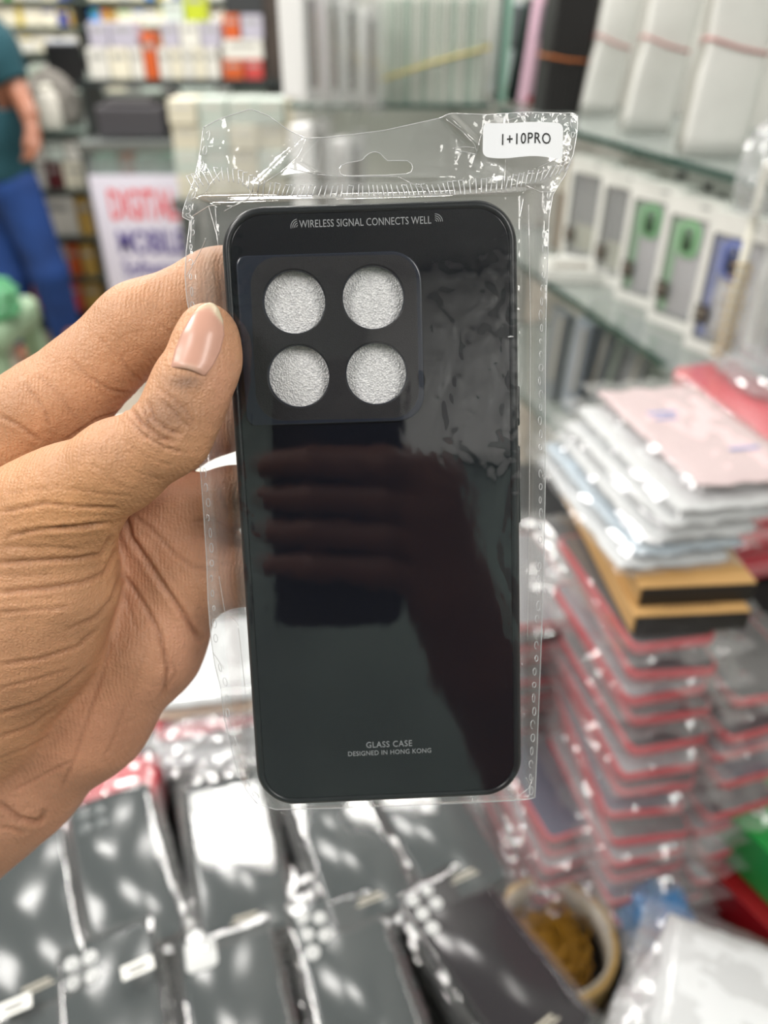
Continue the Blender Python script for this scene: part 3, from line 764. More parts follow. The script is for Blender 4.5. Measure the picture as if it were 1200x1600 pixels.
glass_shelf('green-edged glass shelf carrying the white banded bundles and the black bundle', SH(.33, .172, HU), .345, 1.22, SRZ)
glass_shelf('green-edged glass shelf carrying the row of white phone case boxes', SH(.417, .130, HL), .38, .955, SRZ)
glass_shelf('lowest glass shelf at the right, level with the grey packs', SH(.27, .130, HB), .43, 1.25, SRZ)
t = glass_shelf('glass shelf under the upright row of thin glass protector packs', (.015, 2.315, HU), .31, .50, R(90))

# thin packs standing like books on the far shelf, held by a yellow band
m_pack = [M('pale_green_pack', (186, 198, 186), .3, var=.1, vscale=20), M('pale_grey_pack', (198, 202, 194), .3), M('clear_edge_pack', (168, 184, 174), .25), M('white_pack', (214, 216, 208), .3)]
rnd = random.Random(2)
x = -.005; proto = {}
NPK = 26
for k in range(NPK):
    q = rnd.randrange(4); w = .0085
    if q not in proto:
        p = thing('protector_pack', 'thin pale glass protector pack standing in the yellow-banded row on the far shelf', 'protector pack', (0, 0, 0), group='glass protector packs in the banded row')
        bm = bmesh.new(); bbox(bm, (0, 0, .11), (w, .10, .22), .0015); bmobj('sleeve', bm, m_pack[q], p)
        bm = bmesh.new(); box(bm, (0, -.051, .11), (w * .45, .002, .20)); bmobj('glass_edge', bm, m_pack[(q + 2) % 4], p)
        proto[q] = p
    else: p = dup(proto[q])
    p.location = (x + .002 * rnd.random(), 2.235 + .004 * rnd.random(), HU + .0055); x += .0098
m_rb = M('yellow_rubber', (196, 178, 84), .5); m_rbo = M('orange_rubber', (196, 112, 52), .5); m_rbp = M('pink_rubber', (206, 140, 138), .5)
bm = bmesh.new(); y0, y1 = 2.178, 2.298; zA, zB = HU + .055, HU + .125
tube(bm, [(-.012, y0, zA), (.12, y0 - .001, (zA + zB) / 2 + .004), (.256, y0, zB), (.2565, y1, zB + .01), (.12, y1 + .002, (zA + zB) / 2 + .01), (-.0125, y1, zA + .01)], .0035, 6, True)
tag(bmobj('rubber_band', bm, m_rb, None, True), 'yellow rubber band round the upright row of thin glass packs', 'rubber band')
# upright glass divider, leaning handset boxes, pink box, black bundle
th = thing('glass_divider', 'upright green-tinted glass divider beside the banded pack row', 'divider', (.285, 2.26, HU + .0055))
bm = bmesh.new(); box(bm, (0, 0, .12), (.008, .14, .24)); bmobj('glass_pane', bm, m_sheet, th)
bm = bmesh.new(); box(bm, (0, -.072, .12), (.010, .004, .24)); bmobj('green_edge', bm, m_gedge, th)
bm = bmesh.new(); box(bm, (.014, -.03, .12), (.014, .09, .24)); bmobj('mint_panel', bm, M('mint_panel', (150, 190, 172), .4), th)
def upright(name, label, cat, px, py, w, h, d, mat, edge, lean=(0, 0), rz=None, group=None):
    p = G(px, py, HU + .006); th = thing(name, label, cat, p, 0, group, (lean[0], lean[1], SRZ if rz is None else rz))
    return th
th = upright('handset_box', 'leaning white and grey phone box left of the pink box', 'box', 782, 148, 0, 0, 0, None, None, (0, R(9)), R(20))
bm = bmesh.new(); bbox(bm, (0, .02, .11), (.05, .03, .22), .002); bmobj('carton', bm, M('pale_blue_white', (206, 218, 222), .4), th)
bm = bmesh.new(); box(bm, (.0, .0045, .16), (.044, .002, .10)); bmobj('grey_print_panel', bm, M('grey_print_panel', (98, 104, 108), .4), th)
bm = bmesh.new(); box(bm, (.0, .0045, .012), (.044, .002, .02)); bmobj('red_base_strip', bm, M('red_strip', (176, 48, 52), .4), th)
th = upright('dark_sleeve', 'dark green phone sleeve leaning between the white box and the pink box', 'sleeve', 806, 160, 0, 0, 0, None, None, (0, R(9)), R(20))
bm = bmesh.new(); bbox(bm, (0, .02, .11), (.018, .05, .22), .002); bmobj('sleeve', bm, M('dark_green_card', (30, 44, 42), .4), th)
th = upright('pink_box', 'pink phone case box beside the black banded bundle', 'box', 834, 164, 0, 0, 0, None, None, (0, R(5)), R(20))
bm = bmesh.new(); bbox(bm, (0, .02, .115), (.050, .04, .23), .002); bmobj('carton', bm, M('pink_card', (214, 178, 196), .4), th)
bm = bmesh.new(); box(bm, (-.004, -.0005, .17), (.032, .002, .07)); bmobj('picture_panel', bm, M('grey_violet_panel', (150, 136, 150), .4), th)
bm = bmesh.new(); box(bm, (0, -.0005, .010), (.044, .002, .016)); bmobj('red_base_strip', bm, M('red_strip', (176, 48, 52), .4), th)
# black bundle: thin black sleeves bound with an orange band
bl = G(880, 178, HU + .006)
pr = None
for k in range(9):
    p = bl + Vector((.010 * (k - 4.5), .0, 0))
    if pr is None:
        pr = thing('black_sleeve', 'thin black sleeve standing in the orange-banded black bundle', 'sleeve', p, 0, 'black sleeves in the orange-banded bundle', (0, R(3), R(8)))
        bm = bmesh.new(); bbox(bm, (0, .04, .12), (.0092, .08, .24), .002); bmobj('card', bm, M('black_card', (34, 33, 34), .5), pr)
        bm = bmesh.new(); box(bm, (0, -.0012, .12), (.003, .0016, .23)); bmobj('fold_line', bm, M('dark_grey_fold', (52, 50, 50), .5), pr)
    else: dup(pr, p)
bm = bmesh.new(); z = HU + .105
tube(bm, [bl + Vector(v) for v in ((-.050, -.006, .112), (0, -.006, .104), (.046, .001, .102), (.040, .090, .104), (-.054, .084, .112))], .0026, 6, True)
tag(bmobj('rubber_band', bm, m_rbo, None, True), 'orange rubber band round the black bundle on the upper shelf', 'rubber band')
# white pouch bundles with pink bands
m_pouch = M('white_frosted_pouch', (236, 236, 232), .4, bump=.12, bscale=30, var=.06, vscale=18, spec=.5)
m_pshade = M('pouch_side_shade', (176, 176, 168), .4, bump=.3, bscale=60)  # grey puts the shade on the bundle's side into the colour
m_wrap = film('bundle_wrap', .08, .5, .15, .12, bump=.5, bscale=30)
def bundle(label, px, py, w, d, h, lean, rz, seed):
    th = thing('pouch_bundle', label, 'bundle', G(px, py, HU + .007), 0, 'white banded pouch bundles on the upper shelf', (lean[0], lean[1], rz))
    r_ = random.Random(seed); n = 5
    for k in range(n):
        bm = bmesh.new(); rings = []
        y = d * k / n; NS = 10
        for j in range(NS + 1):
            zz = h * j / NS; q = 1 + .05 * math.sin(zz * 30 + seed) + .02 * r_.uniform(-1, 1)
            pinch = 1 - .10 * math.exp(-((zz - h * .52) / .02) ** 2); ww = w * (.93 + .07 * q) * pinch / 2
            o_ = .004 * math.sin(zz * 22 + seed + k); rings.append([(a * ww, y + b * d / n * .5 + o_ * .3, zz) for a, b in ((-1, -.4), (-.8, -1), (0, -1.15 - .3 * r_.random()), (.8, -1), (1, -.4), (1, .4), (.8, 1), (0, 1), (-.8, 1), (-1, .4))])
        loft(bm, rings); bmobj('pouch', bm, m_pouch if k < 2 else m_pshade, th, True)
    bm = bmesh.new(); zb = h * .52; e = .002
    tube(bm, [(-w * .47, -d * .12 - e, zb + .01), (0, -d * .16 - e, zb), (w * .47, -d * .12 - e, zb - .006), (w * .49, d * .5, zb), (w * .45, d * .95, zb), (-w * .45, d * .95, zb), (-w * .49, d * .5, zb + .01)], .0022, 5, True)
    bmobj('pink_band', bm, m_rbp, th, True)
    return th
bundle('white banded pouch bundle next to the black bundle', 934, 179, .075, .05, .26, (0, R(6)), R(4), 1)
bundle('white banded pouch bundle standing in the middle of the three', 1008, 207, .085, .06, .27, (0, R(5)), R(-6), 2)
bundle('white banded pouch bundle nearest the end of the shelf', 1112, 244, .092, .05, .28, (0, R(2)), R(-2), 3)

# white phone case boxes on the middle shelf
m_wback = M('window_back_grey', (196, 196, 192), .5, var=.15, vscale=25)
m_win = film('box_window', .06, .5, .05, .16)
m_badge = M('dark_badge', (52, 44, 38), .4); m_badgel = M('badge_print', (150, 140, 128), .5)
def case_box(label, tpos, n, rz, ccol, w=.118, h=.212, d=.03, clear=(190, 190, 190)):
    th = thing('phone_case_box', label, 'box', SH(tpos, n, HL + .006), rz, 'white phone case boxes on the middle shelf')
    # local x along the face, -y towards the aisle
    me_ = curve_mesh([rr(w, h, .003, 3), [(x - .0, y - .006) for x, y in rr(w - .026, h - .048, .003, 3)]], .001)
    o = link('front_panel', me_, m_white, th); o.rotation_euler = (R(90), 0, 0); o.location = (0, 0, h / 2)
    bm = bmesh.new()
    for c, s in (((-w / 2 + .001, d / 2, h / 2), (.002, d, h)), ((w / 2 - .001, d / 2, h / 2), (.002, d, h)), ((0, d / 2, .001), (w - .004, d, .002)), ((0, d / 2, h - .001), (w - .004, d, .002)), ((0, d - .001, h / 2), (w - .004, .002, h - .004))): box(bm, c, s)
    bmobj('carton', bm, m_white, th)
    bm = bmesh.new(); box(bm, (0, d * .75, h / 2 - .006), (w - .01, .004, h - .03)); bmobj('tray_insert', bm, m_wback, th)
    if ccol:
        mc = M('case_%d_%d_%d' % ccol, ccol, .3)
        bm = bmesh.new(); slab(bm, w - .030, h - .056, .008, [(.001, 0), (0, .001), (0, .003), (.001, .004)])
        bm.transform(Matrix.Translation((0, d * .36, h / 2 - .006)) @ Matrix.Rotation(R(90), 4, 'X')); cs = bmobj('case_shell', bm, M('case_clear', clear, .25), th, True)
        bm = bmesh.new(); box(bm, (-w / 2 + .024, d * .36 - .006, h / 2 - .006), (.016, .003, h - .062)); bmobj('coloured_side', bm, mc, cs)
        bm = bmesh.new(); slab(bm, .046, .060, .018, [(.001, 0), (0, .001), (0, .003), (.002, .004)]); bm.transform(Matrix.Translation((-.006, d * .36 - .004, h - .064)) @ Matrix.Rotation(R(90), 4, 'X'))
        bmobj('camera_guard', bm, mc, cs, True)
        bm = bmesh.new(); slab(bm, .024, .040, .010, [(0, 0), (0, .0012)]); bm.transform(Matrix.Translation((-.008, d * .36 - .0072, h - .064)) @ Matrix.Rotation(R(90), 4, 'X'))
        bmobj('camera_window', bm, M('dark_%d_%d_%d' % ccol, tuple(int(v * .55) for v in ccol), .3), cs, True)
    else:
        bm = bmesh.new(); box(bm, (0, d * .5, h / 2), (w - .03, .003, h - .06)); bmobj('case_shell', bm, M('dark_grey_case', (104, 104, 104), .4), th)
        bm = bmesh.new(); box(bm, (0, d * .5 - .003, h / 2 - .05), (w - .03, .003, .05)); bmobj('yellowish_liner', bm, M('yellowish_liner', (190, 190, 160), .5), th)
    bm = bmesh.new(); box(bm, (0, .0035, h / 2 - .006), (w - .028, .0006, h - .05)); bmobj('window_film', bm, m_win, th)
    bm = bmesh.new(); bbox(bm, (-w / 2 + .022, -.002, .060), (.024, .002, .028), .0008); bd = bmobj('badge', bm, m_badge, th)
    bm = bmesh.new()
    for z in (.066, .058): box(bm, (-w / 2 + .022, -.0034, z), (.016, .0008, .004))
    bmobj('badge_print', bm, m_badgel, bd)
    bm = bmesh.new(); box(bm, (.018, -.0016, h - .011), (.016, .0008, .003)); bmobj('maker_print', bm, M('grey_print', (150, 153, 156), .5), th)
    return th
RZB = SRZ - R(90) + R(16)
t0 = -.02
case_box('white case box with blue ringed case, at the near end of the box row', t0 + .02, .022, RZB + R(0), (112, 126, 190), clear=(206, 202, 208))
case_box('white case box with light green case, next to the blue one', t0 + .150, .030, RZB + R(0), (140, 190, 144), clear=(204, 206, 200))
case_box('white case box with mid green case, second from the blue one', t0 + .280, .038, RZB + R(2), (128, 178, 134), clear=(194, 196, 192))
case_box('white case box with grey and yellowish inner liner beside the green case boxes', t0 + .405, .044, RZB + R(2), None, w=.11)
case_box('white case box with dark grey window at the far end of the box row', t0 + .55, .05, RZB + R(2), None, w=.12)
m_spine = [M('tan_spine', (172, 158, 132), .5), M('grey_brown_spine', (132, 120, 108), .5), M('grey_spine', (168, 166, 158), .5)]
for k, (l, q) in enumerate((('tan thin box spine left of the far white case box', 0), ('grey-brown thin box spine behind the tan spine', 1), ('grey thin box spine last before the corner', 2))):
    th = thing('thin_box', l, 'box', SH(.635 + .034 * k, .06, HL + .006), RZB)
    bm = bmesh.new(); bbox(bm, (0, .04, .095), (.024, .08, .19), .0015); bmobj('carton', bm, m_spine[q], th)
    bm = bmesh.new(); box(bm, (0, -.0008, .15), (.014, .001, .05)); bmobj('spine_label', bm, m_white2, th)
# open white tray
p = G(905, 432, HL + .006)
th = thing('open_tray', 'shallow open white box tray lying left of the green case boxes', 'tray', p, R(-8))
bm = bmesh.new(); slab(bm, .15, .10, .006, [(.002, 0), (0, .002), (0, .026), (.004, .027), (.010, .024), (.014, .008)]); bmobj('tray', bm, m_white, th)
bm = bmesh.new(); bbox(bm, (-.015, .005, .014), (.075, .05, .012), .004); bmobj('grey_insert', bm, M('grey_insert', (150, 146, 138), .4), th)
# little black clips on top of the boxes
bx = [(1000, 250), (1066, 282), (1108, 300), (1128, 318)]
for k, (a, b) in enumerate(bx):
    th = thing('black_clip', ('small black clip lying on the green case box top', 'black clip on the box row, under the shelf edge', 'black clip beside the blue case box top', 'black clip nearest the clear bag at the shelf end')[k], 'clip', G(a, b, HL + .208), R(40 * k))
    bm = bmesh.new(); tube(bm, [(-.014, 0, .003), (-.004, .004, .010), (.004, -.002, .012), (.014, .002, .003)], .003, 6); bmobj('jaw', bm, m_black, th, True)
    bm = bmesh.new(); tube(bm, [(-.010, .006, .002), (0, .010, .014), (.010, .006, .002)], .0022, 6); bmobj('spring', bm, m_black, th, True)
# rod with a gold coil and a clear bag at the shelf end
p = GY(1146, 470, 1.06); p.z = HB + .006
ge = thing('glass_divider', 'upright glass end panel beside the blue case box', 'divider', SH(-.052, .10, HL + .006), SRZ - R(8))
bm = bmesh.new(); box(bm, (0, 0, .115), (.12, .006, .23)); bmobj('glass_pane', bm, m_sheet, ge)
bm = bmesh.new(); box(bm, (-.0615, 0, .115), (.003, .008, .23)); bmobj('green_edge', bm, m_gedge, ge)
p_z0 = .29
th = thing('display_rod', 'white upright rod with gold coiled spring beside the blue case box', 'rod', p)
bm = bmesh.new(); tube(bm, [(0, 0, 0), (0, 0, .55)], .006, 10); bmobj('rod', bm, m_white2, th, True)
bm = bmesh.new(); tube(bm, [(.013 * math.cos(k * .5), .013 * math.sin(k * .5), p_z0 + .0011 * k) for k in range(125)], .0016, 5); bmobj('gold_coil', bm, M('gold', (176, 146, 74), .35, .6), th, True)
m_clear = film('crumpled_clear_bag', .12, .6, .12, .22, (225, 228, 232), bump=.5, bscale=45)
def crumple(name, label, cat, c, s, mat, seed, rz=0., n=18, amp=.35):
    V, Fc = [], []
    for j in range(n + 1):
        for i in range(2 * n):
            a, b = math.pi * i / n, math.pi * j / n; v = Vector((math.sin(b) * math.cos(a), math.sin(b) * math.sin(a), math.cos(b)))
            k = 1 + amp * (ridge(v.x * 1.7 + seed, v.y * 1.7, v.z * 1.7) * .5 + ridge(v.x * 4, v.y * 4 + seed, v.z * 4) * .3 - .3)
            V.append((v.x * k * s[0], v.y * k * s[1], max(-.5, v.z * k) * s[2] + s[2] * .5))
    for j in range(n):
        for i in range(2 * n):
            i2 = (i + 1) % (2 * n); Fc.append((j * 2 * n + i, (j + 1) * 2 * n + i, (j + 1) * 2 * n + i2, j * 2 * n + i2))
    o = npobj(name, V, Fc, mat, None, False); o.location = c; o.rotation_euler = (0, 0, rz); return tag(o, label, cat)
crumple('clear_bag', 'crumpled clear bag hanging at the end of the upper glass shelf', 'bag', GY(1186, 330, 1.06), (.036, .04, .07), m_clear, 2)
crumple('clear_bag', 'crumpled clear bag lying behind the gold coil at the shelf end', 'bag', GY(1194, 560, 1.02), (.035, .045, .12), m_clear, 5)
# grey packs below
m_gp = [M('grey_pack', (166, 168, 168), .35, var=.1), M('silver_pack', (140, 146, 150), .3, .2), M('bluish_pack', (150, 158, 168), .3)]
for k, (a, b, w, q, l, ln) in enumerate(((955, 645, .075, 0, 'plain grey pack leaning under the glass shelf, nearest the red packs', 14), (908, 640, .05, 1, 'silver-grey pack leaning behind the plain grey pack', 10), (882, 640, .05, 2, 'bluish grey pack under the open white tray', 5), (850, 620, .06, 1, 'silver-grey pack at the far left under the glass shelf', 4))):
    th = thing('grey_pack', l, 'pack', G(a, b, HB + .006), 0, None, (0, R(ln), RZB + R(-10)))
    bm = bmesh.new(); bbox(bm, (0, .012, .10), (w, .022, .20), .004); bmobj('sleeve', bm, m_gp[q], th)
    bm = bmesh.new(); box(bm, (w * .3, -.0005, .12), (.006, .002, .14)); bmobj('print_strip', bm, M('pale_print', (190, 184, 168), .5), th)
# ================================================================ BAGGED CASES ON THE COUNTER
m_pf = film('pack_film', .055, .7, .06, .04, bump=.06, bscale=22)
m_pfm = film('pack_film_milky', .075, .6, .13, .10, (238, 238, 240), bump=.3, bscale=35)
def pack_bag(w, l, t, seed, amp=.004, n=(22, 40), flap=.03, over=0.):
    """loose pillow of film lying over a case: local origin at case base centre"""
    V, Fc = [], []
    for j in range(n[1] + 1):
        for i in range(n[0] + 1):
            u, v = i / n[0] * 2 - 1, j / n[1] * 2 - 1
            x = u * (w / 2 + .007 + over); y = v * (l / 2 + .008 + over) + (flap * max(0, v - .8) / .2 if v > .8 else 0)
            e = max((abs(x) - w / 2 + .002) / .009, (abs(y) - l / 2 + .002) / .010); e = smooth01(e)
            wr = ridge(x * 38 + seed, y * 9, seed * 1.7) * .6 + ridge(x * 80, y * 60 + seed, 3.) * .35
            z = (t + .0008) * (1 - e) + t * .45 * e + max(0, wr) * amp * (.025 + .975 * e) + ((.003 + over * .45) * nz(x * 34, y * 34, seed) * e)
            V.append((x + .0018 * e * nz(x * 90, y * 90, seed + 2), y + .0018 * e * nz(y * 90, x * 90, seed), z))
    m_ = n[0] + 1
    for j in range(n[1]):
        for i in range(n[0]):
            a = j * m_ + i; Fc.append((a, a + 1, a + m_ + 1, a + m_))
    me = bpy.data.meshes.new('bag'); me.from_pydata(V, [], Fc); me.update(); me.polygons.foreach_set('use_smooth', [True] * len(Fc)); return me
m_dcase = M('dark_case_rim', (24, 25, 28), .3); m_dback = M('dark_case_glass', (54, 62, 64), .16, spec=.5); m_dpurple = M('dark_plum_case_glass', (25, 20, 27), .18)
m_lens = M('pale_liner', (196, 198, 198), .5); m_lpr = M('pale_print', (190, 184, 168), .5); m_lens2 = M('dim_lens_ring', (92, 98, 100), .25)
TK = .0115
m_pfd = film('pack_film_thin', .022, .6, .06, .02)
def rim_mesh(w, l, t, r=.009):
    bm = bmesh.new(); slab(bm, w, l, r, [(.001, 0), (0, .0015), (0, t - .002), (.0008, t - .0004), (.0016, t), (.0024, t - .0006)], n=5); return bm
def make_pack(name, label, cat, w, l, rim, back, bagm, cut, cutm, seed, amp=.004, print_=True, group=None, flap=.03, over=0.):
    th = thing(name, label, cat, (0, 0, 0), 0, group)
    body = bmobj('case_rim', rim_mesh(w, l, TK), rim, th, True)
    bm = bmesh.new(); slab(bm, w - .005, l - .005, .007, [(0, TK - .0012), (0, TK - .0004), (.0006, TK + .0001)], n=5); bk = bmobj('case_back', bm, back, th, True)
    if cut:
        for (x, y, r, sq) in cut:
            bm = bmesh.new()
            if sq: slab(bm, r * 2, r * 2.1, .005, [(0, TK - .0002), (0, TK + .0006), (.0006, TK + .0009)], (x, y, 0))
            else: lathe(bm, [(r, TK - .0003), (r, TK + .0007), (r * .85, TK + .0010), (.0001, TK + .0006)], 16, (x, y, 0))
            bmobj('lens_opening', bm, cutm, bk, True)
    if print_:
        bm = bmesh.new(); box(bm, (0, -l / 2 + .020, TK + .0004), (.020, .0022, .0006)); box(bm, (0, -l / 2 + .016, TK + .0004), (.026, .0016, .0006)); bmobj('printed_lines', bm, m_lpr, bk)
    link('clear_bag', pack_bag(w, l, TK, seed, amp, flap=flap, over=over), bagm, th, True)
    return th
# lower cases of every stack
lower = make_pack('black_case', 'bagged black phone case lower down in a stack near the counter edge', 'phone case', .075, .163, m_dcase, m_dback, m_pf, None, None, 1.3, .004, False, 'black bagged cases lower in the stacks')
C4 = [(-.0255, .066, .0058, 0), (-.0115, .066, .0058, 0), (-.0255, .051, .0058, 0), (-.0115, .051, .0058, 0)]
C5 = [(-.026, .068, .0055, 0), (-.013, .063, .0055, 0), (-.026, .053, .0055, 0), (-.013, .048, .0055, 0), (-.026, .038, .0062, 0)]
C6 = [(-.027, .068, .0058, 0), (-.012, .069, .0052, 0), (-.027, .054, .0058, 0), (-.012, .055, .0052, 0), (-.027, .040, .0058, 0)]
SQ = [(-.020, .060, .0125, 1)]
HT = .92; NL = 6
stacks = [  # px, py of the top case centre, heading, cut-out, film amp, label
    (44, 1430, 27, None, None, 'bagged black case topping the stack under the wrist, no lens holes showing', 0),
    (192, 1352, 25, C4, m_lens2, 'bagged black case topping the stack just right of the wrist, dim lens rings', 0),
    (366, 1330, 18, SQ, m_lens, 'bagged dark case topping the stack with bright white glare, left of centre', 0),
    (540, 1308, 22, None, None, 'bagged black case topping the stack directly below the held case', 0),
    (672, 1278, 25, None, None, 'bagged black case topping the far stack beside the red-rimmed cases', 0),
    (15, 1640, 25, C4, m_lens, 'bagged black case topping the stack in the near left corner', 0),
    (178, 1622, 22, C4, m_lens, 'bagged black case topping the near stack with two pale lens holes showing', 0),
    (372, 1600, 18, SQ, m_lens, 'bagged dark case with rounded square white lens opening, near edge of counter', 0),
    (560, 1545, 20, C5, m_lens, 'bagged black case with five pale lens holes, near edge of counter', 0),
    (766, 1480, 33, C6, m_lens, 'bagged plum-black case with pale lens holes, next to the rubber band tub', 1)]
rnd = random.Random(8)
for k, (px, py, az, cut, cm, lab_, plum) in enumerate(stacks):
    h0 = H_LEDGE; n = NL
    base = G(px, py, HT)
    big = 1.0
    if plum: base = G(675, 1360, HT) + .0815 * Vector((math.sin(R(31)), -math.cos(R(31)), 0))
    for q in range(n):
        z = h0 + q * (HT - TK - h0) / (n - 1)
        if q < n - 1:
            o = lower if (k == 0 and q == 0) else dup(lower)
            o.location = base + Vector((rnd.uniform(-.003, .003), rnd.uniform(-.004, .004), 0)); o.location.z = z; o.rotation_euler = (0, 0, R(az + rnd.uniform(-2.5, 2.5)))
        else:
            o = make_pack('black_case', lab_, 'phone case', .075 * big, .163 * big, m_dcase, m_dpurple if plum else m_dback, m_pfd if plum else m_pf, cut, cm, k * 2.3 + .4, .0045)
            o.location = (base.x, base.y, z); o.rotation_euler = (R(rnd.uniform(-1, 1)), R(rnd.uniform(-1, 1)), R(az))
# white price labels on two bag flaps
for px, py, l in ((215, 1512, 'small white sticker on the bag flap between two rows of black cases'), (22, 1572, 'small white printed sticker on the bag flap in the near left corner')):
    bm = bmesh.new(); bbox(bm, (0, 0, 0), (.024, .011, .0006), .0002); o = bmobj('paper_sticker', bm, m_white, None, False, False, G(px, py, HT + .012), R(25)); tag(o, l, 'sticker')
    bm = bmesh.new(); box(bm, (0, .001, .0005), (.016, .0016, .0003)); box(bm, (0, -.002, .0005), (.012, .0014, .0003)); bmobj('printed_lines', bm, M('dark_print', (60, 60, 62), .5), o)
# ---------------------------------------------------------------- red-rimmed bagged cases
m_red = M('red_case_rim', (204, 46, 60), .4); m_navy = M('navy_case_back', (48, 56, 84), .3); m_blk2 = M('charcoal_case_back', (56, 54, 60), .3); m_grey2 = M('grey_case_back', (150, 150, 156), .35)
def red_proto(back, seed, lab_): return make_pack('red_rimmed_case', lab_, 'phone case', .080, .165, m_red, back, m_pfm, None, None, seed, .010, False, 'red-rimmed bagged cases in the tall pile', .02, .014)
LOWL = 'red-rimmed charcoal phone case in milky bag, inside the tall pile under the kraft boxes'
P = {'n': red_proto(m_navy, 3.1, 'red-rimmed navy phone case in milky bag, jutting from the tall pile'), 'b': red_proto(m_blk2, 4.7, LOWL), 'g': red_proto(m_grey2, 6.2, 'red-rimmed grey phone case in milky bag, inside the tall pile')}
used = set()
def red(kind, loc, az, tilt=0):
    rot = (R(tilt), R(rnd.uniform(-2, 2)), R(az))
    if kind in used: return dup(P[kind], loc, rot=rot)
    used.add(kind); P[kind].location = loc; P[kind].rotation_euler = rot; return P[kind]
A0 = G(1063, 1000, 1.105)                                    # front edge middle of the top case of the main stack
def stackA(c0, top, bottom, n, kinds, az, push, jit):
    for k in range(n):
        z = top - (top - bottom) * k / (n - 1)
        a = az + rnd.uniform(-jit, jit); f = Vector((-math.sin(R(a)), math.cos(R(a)), 0)); s = Vector((math.cos(R(a)), math.sin(R(a)), 0))
        c = Vector((c0.x, c0.y, 0)) + f * (.0825 - push(k)) + s * rnd.uniform(-.008, .008)
        red(kinds[k % len(kinds)], (c.x, c.y, z - TK), a)
stackA(A0, 1.105, .790, 13, 'bbgbbgbnbgbnb', 9, lambda k: .004 * math.sin(k * 1.7) + .005 * k, 5)
A1 = G(1145, 1105, 1.03)
stackA(A1 + Vector((.03, .0, 0)), 1.045, .790, 9, 'bbnnbnbgb', 14, lambda k: .006 * math.sin(k * 2.1) + k * .004, 6)
A2 = G(905, 1300, .86)
stackA(A2, .862, .762, 6, 'nbgbbb', 16, lambda k: .004 * k, 4)
A3 = A0 + Vector((-.075, .12, 0))
stackA(A3, 1.02, .760, 11, 'gbbgbbgbbb', 12, lambda k: .006 * math.sin(k * 2.3), 5)
# ---------------------------------------------------------------- kraft boxes with black ends
m_kraft = M('kraft_card', (198, 156, 100), .6, var=.08, vscale=30, bump=.1, bscale=300); m_kend = M('black_box_end', (24, 20, 20), .4)
def kraft(label, px, py, h, az, w=.1, l=.235, t=.0195):
    th = thing('kraft_box', label, 'box', G(px, py, h - t), R(az))            # base at the front-left corner
    bm = bmesh.new(); bbox(bm, (w / 2, l / 2, t / 2), (w, l, t), .0008); bmobj('sleeve', bm, m_kraft, th)
    bm = bmesh.new(); box(bm, (w / 2 + .0004, -.0006, t / 2 - .0005), (w - .003, .0016, t - .002)); bmobj('black_end', bm, m_kend, th)
    return th
kb = kraft('lower kraft cardboard box with black end, on the red-rimmed pile', 985, 990, 1.131, 4)
add_text('printed_code', 'CASE', .008, M('kraft_print', (128, 100, 66), .6), kb, (.05, .010, .0197)) if False else None
bm = bmesh.new()
for i in range(9): box(bm, (.030 + i * .0055, .0075, .0197), (.0035, .0022, .0004)); box(bm, (.034 + i * .0045, .0115, .0197), (.003, .0022, .0004))
bmobj('faint_printed_lines', bm, M('kraft_print', (150, 118, 78), .6), kb)
kraft('upper kraft cardboard box with black end, under the white pouches', 994, 946, 1.151, 4)
# ---------------------------------------------------------------- soft pouches
def pouch_mesh(w, l, t, seed, nx=20, ny=32, amp=.004, droop=.0):
    V, Fc = [], []; m_ = nx + 1
    for side in (1, -1):
        for j in range(ny + 1):
            for i in range(nx + 1):
                u, v = i / nx * 2 - 1, j / ny * 2 - 1; e = (1 - abs(u) ** 4) * (1 - abs(v) ** 6)
                x, y = u * w / 2 * (1 - .03 * abs(v) ** 8), v * l / 2 * (1 - .04 * abs(u) ** 8)
                wr = ridge(x * 28 + seed, y * 9, seed) * .6 + ridge(x * 60, y * 40, seed + 4) * .3
                z = t / 2 + side * t / 2 * max(0, e) ** .5 + (wr * amp * (.4 + .6 * (1 - e)) if side > 0 else 0) - droop * (abs(v) ** 3 + abs(u) ** 4)
                V.append((x + .002 * nz(x * 70, y * 70, seed), y + .003 * nz(x * 60, y * 60, seed + 9), z))
    N = m_ * (ny + 1)
    for j in range(ny):
        for i in range(nx):
            a = j * m_ + i; Fc.append((a, a + 1, a + m_ + 1, a + m_)); b = N + a; Fc.append((b, b + m_, b + m_ + 1, b + 1))
    return V, Fc
def pouch(name, label, cat, loc, w, l, t, az, mat, seed, rot=(0, 0), wrap=None, group=None, amp=.004):
    th = thing(name, label, cat, loc, 0, group, (R(rot[0]), R(rot[1]), R(az)))
    V, Fc = pouch_mesh(w, l, t, seed, amp=amp); npobj('pouch', V, Fc, mat, th, True)
    if wrap: link('clear_bag', pack_bag(w, l, t, seed + 2, .005, flap=.012), wrap, th, True)
    return th
m_wp = M('white_pouch', (214, 217, 219), .42, bump=.1, bscale=40, spec=.4); m_pk = M('pale_pink_pouch', (222, 196, 198), .42, bump=.1, bscale=30, spec=.4); m_bp = M('pale_blue_pouch', (192, 208, 220), .42, bump=.1, bscale=40)
kc = kb.location; f = Vector((-math.sin(R(12)), math.cos(R(12)), 0)); s = Vector((math.cos(R(12)), math.sin(R(12)), 0))
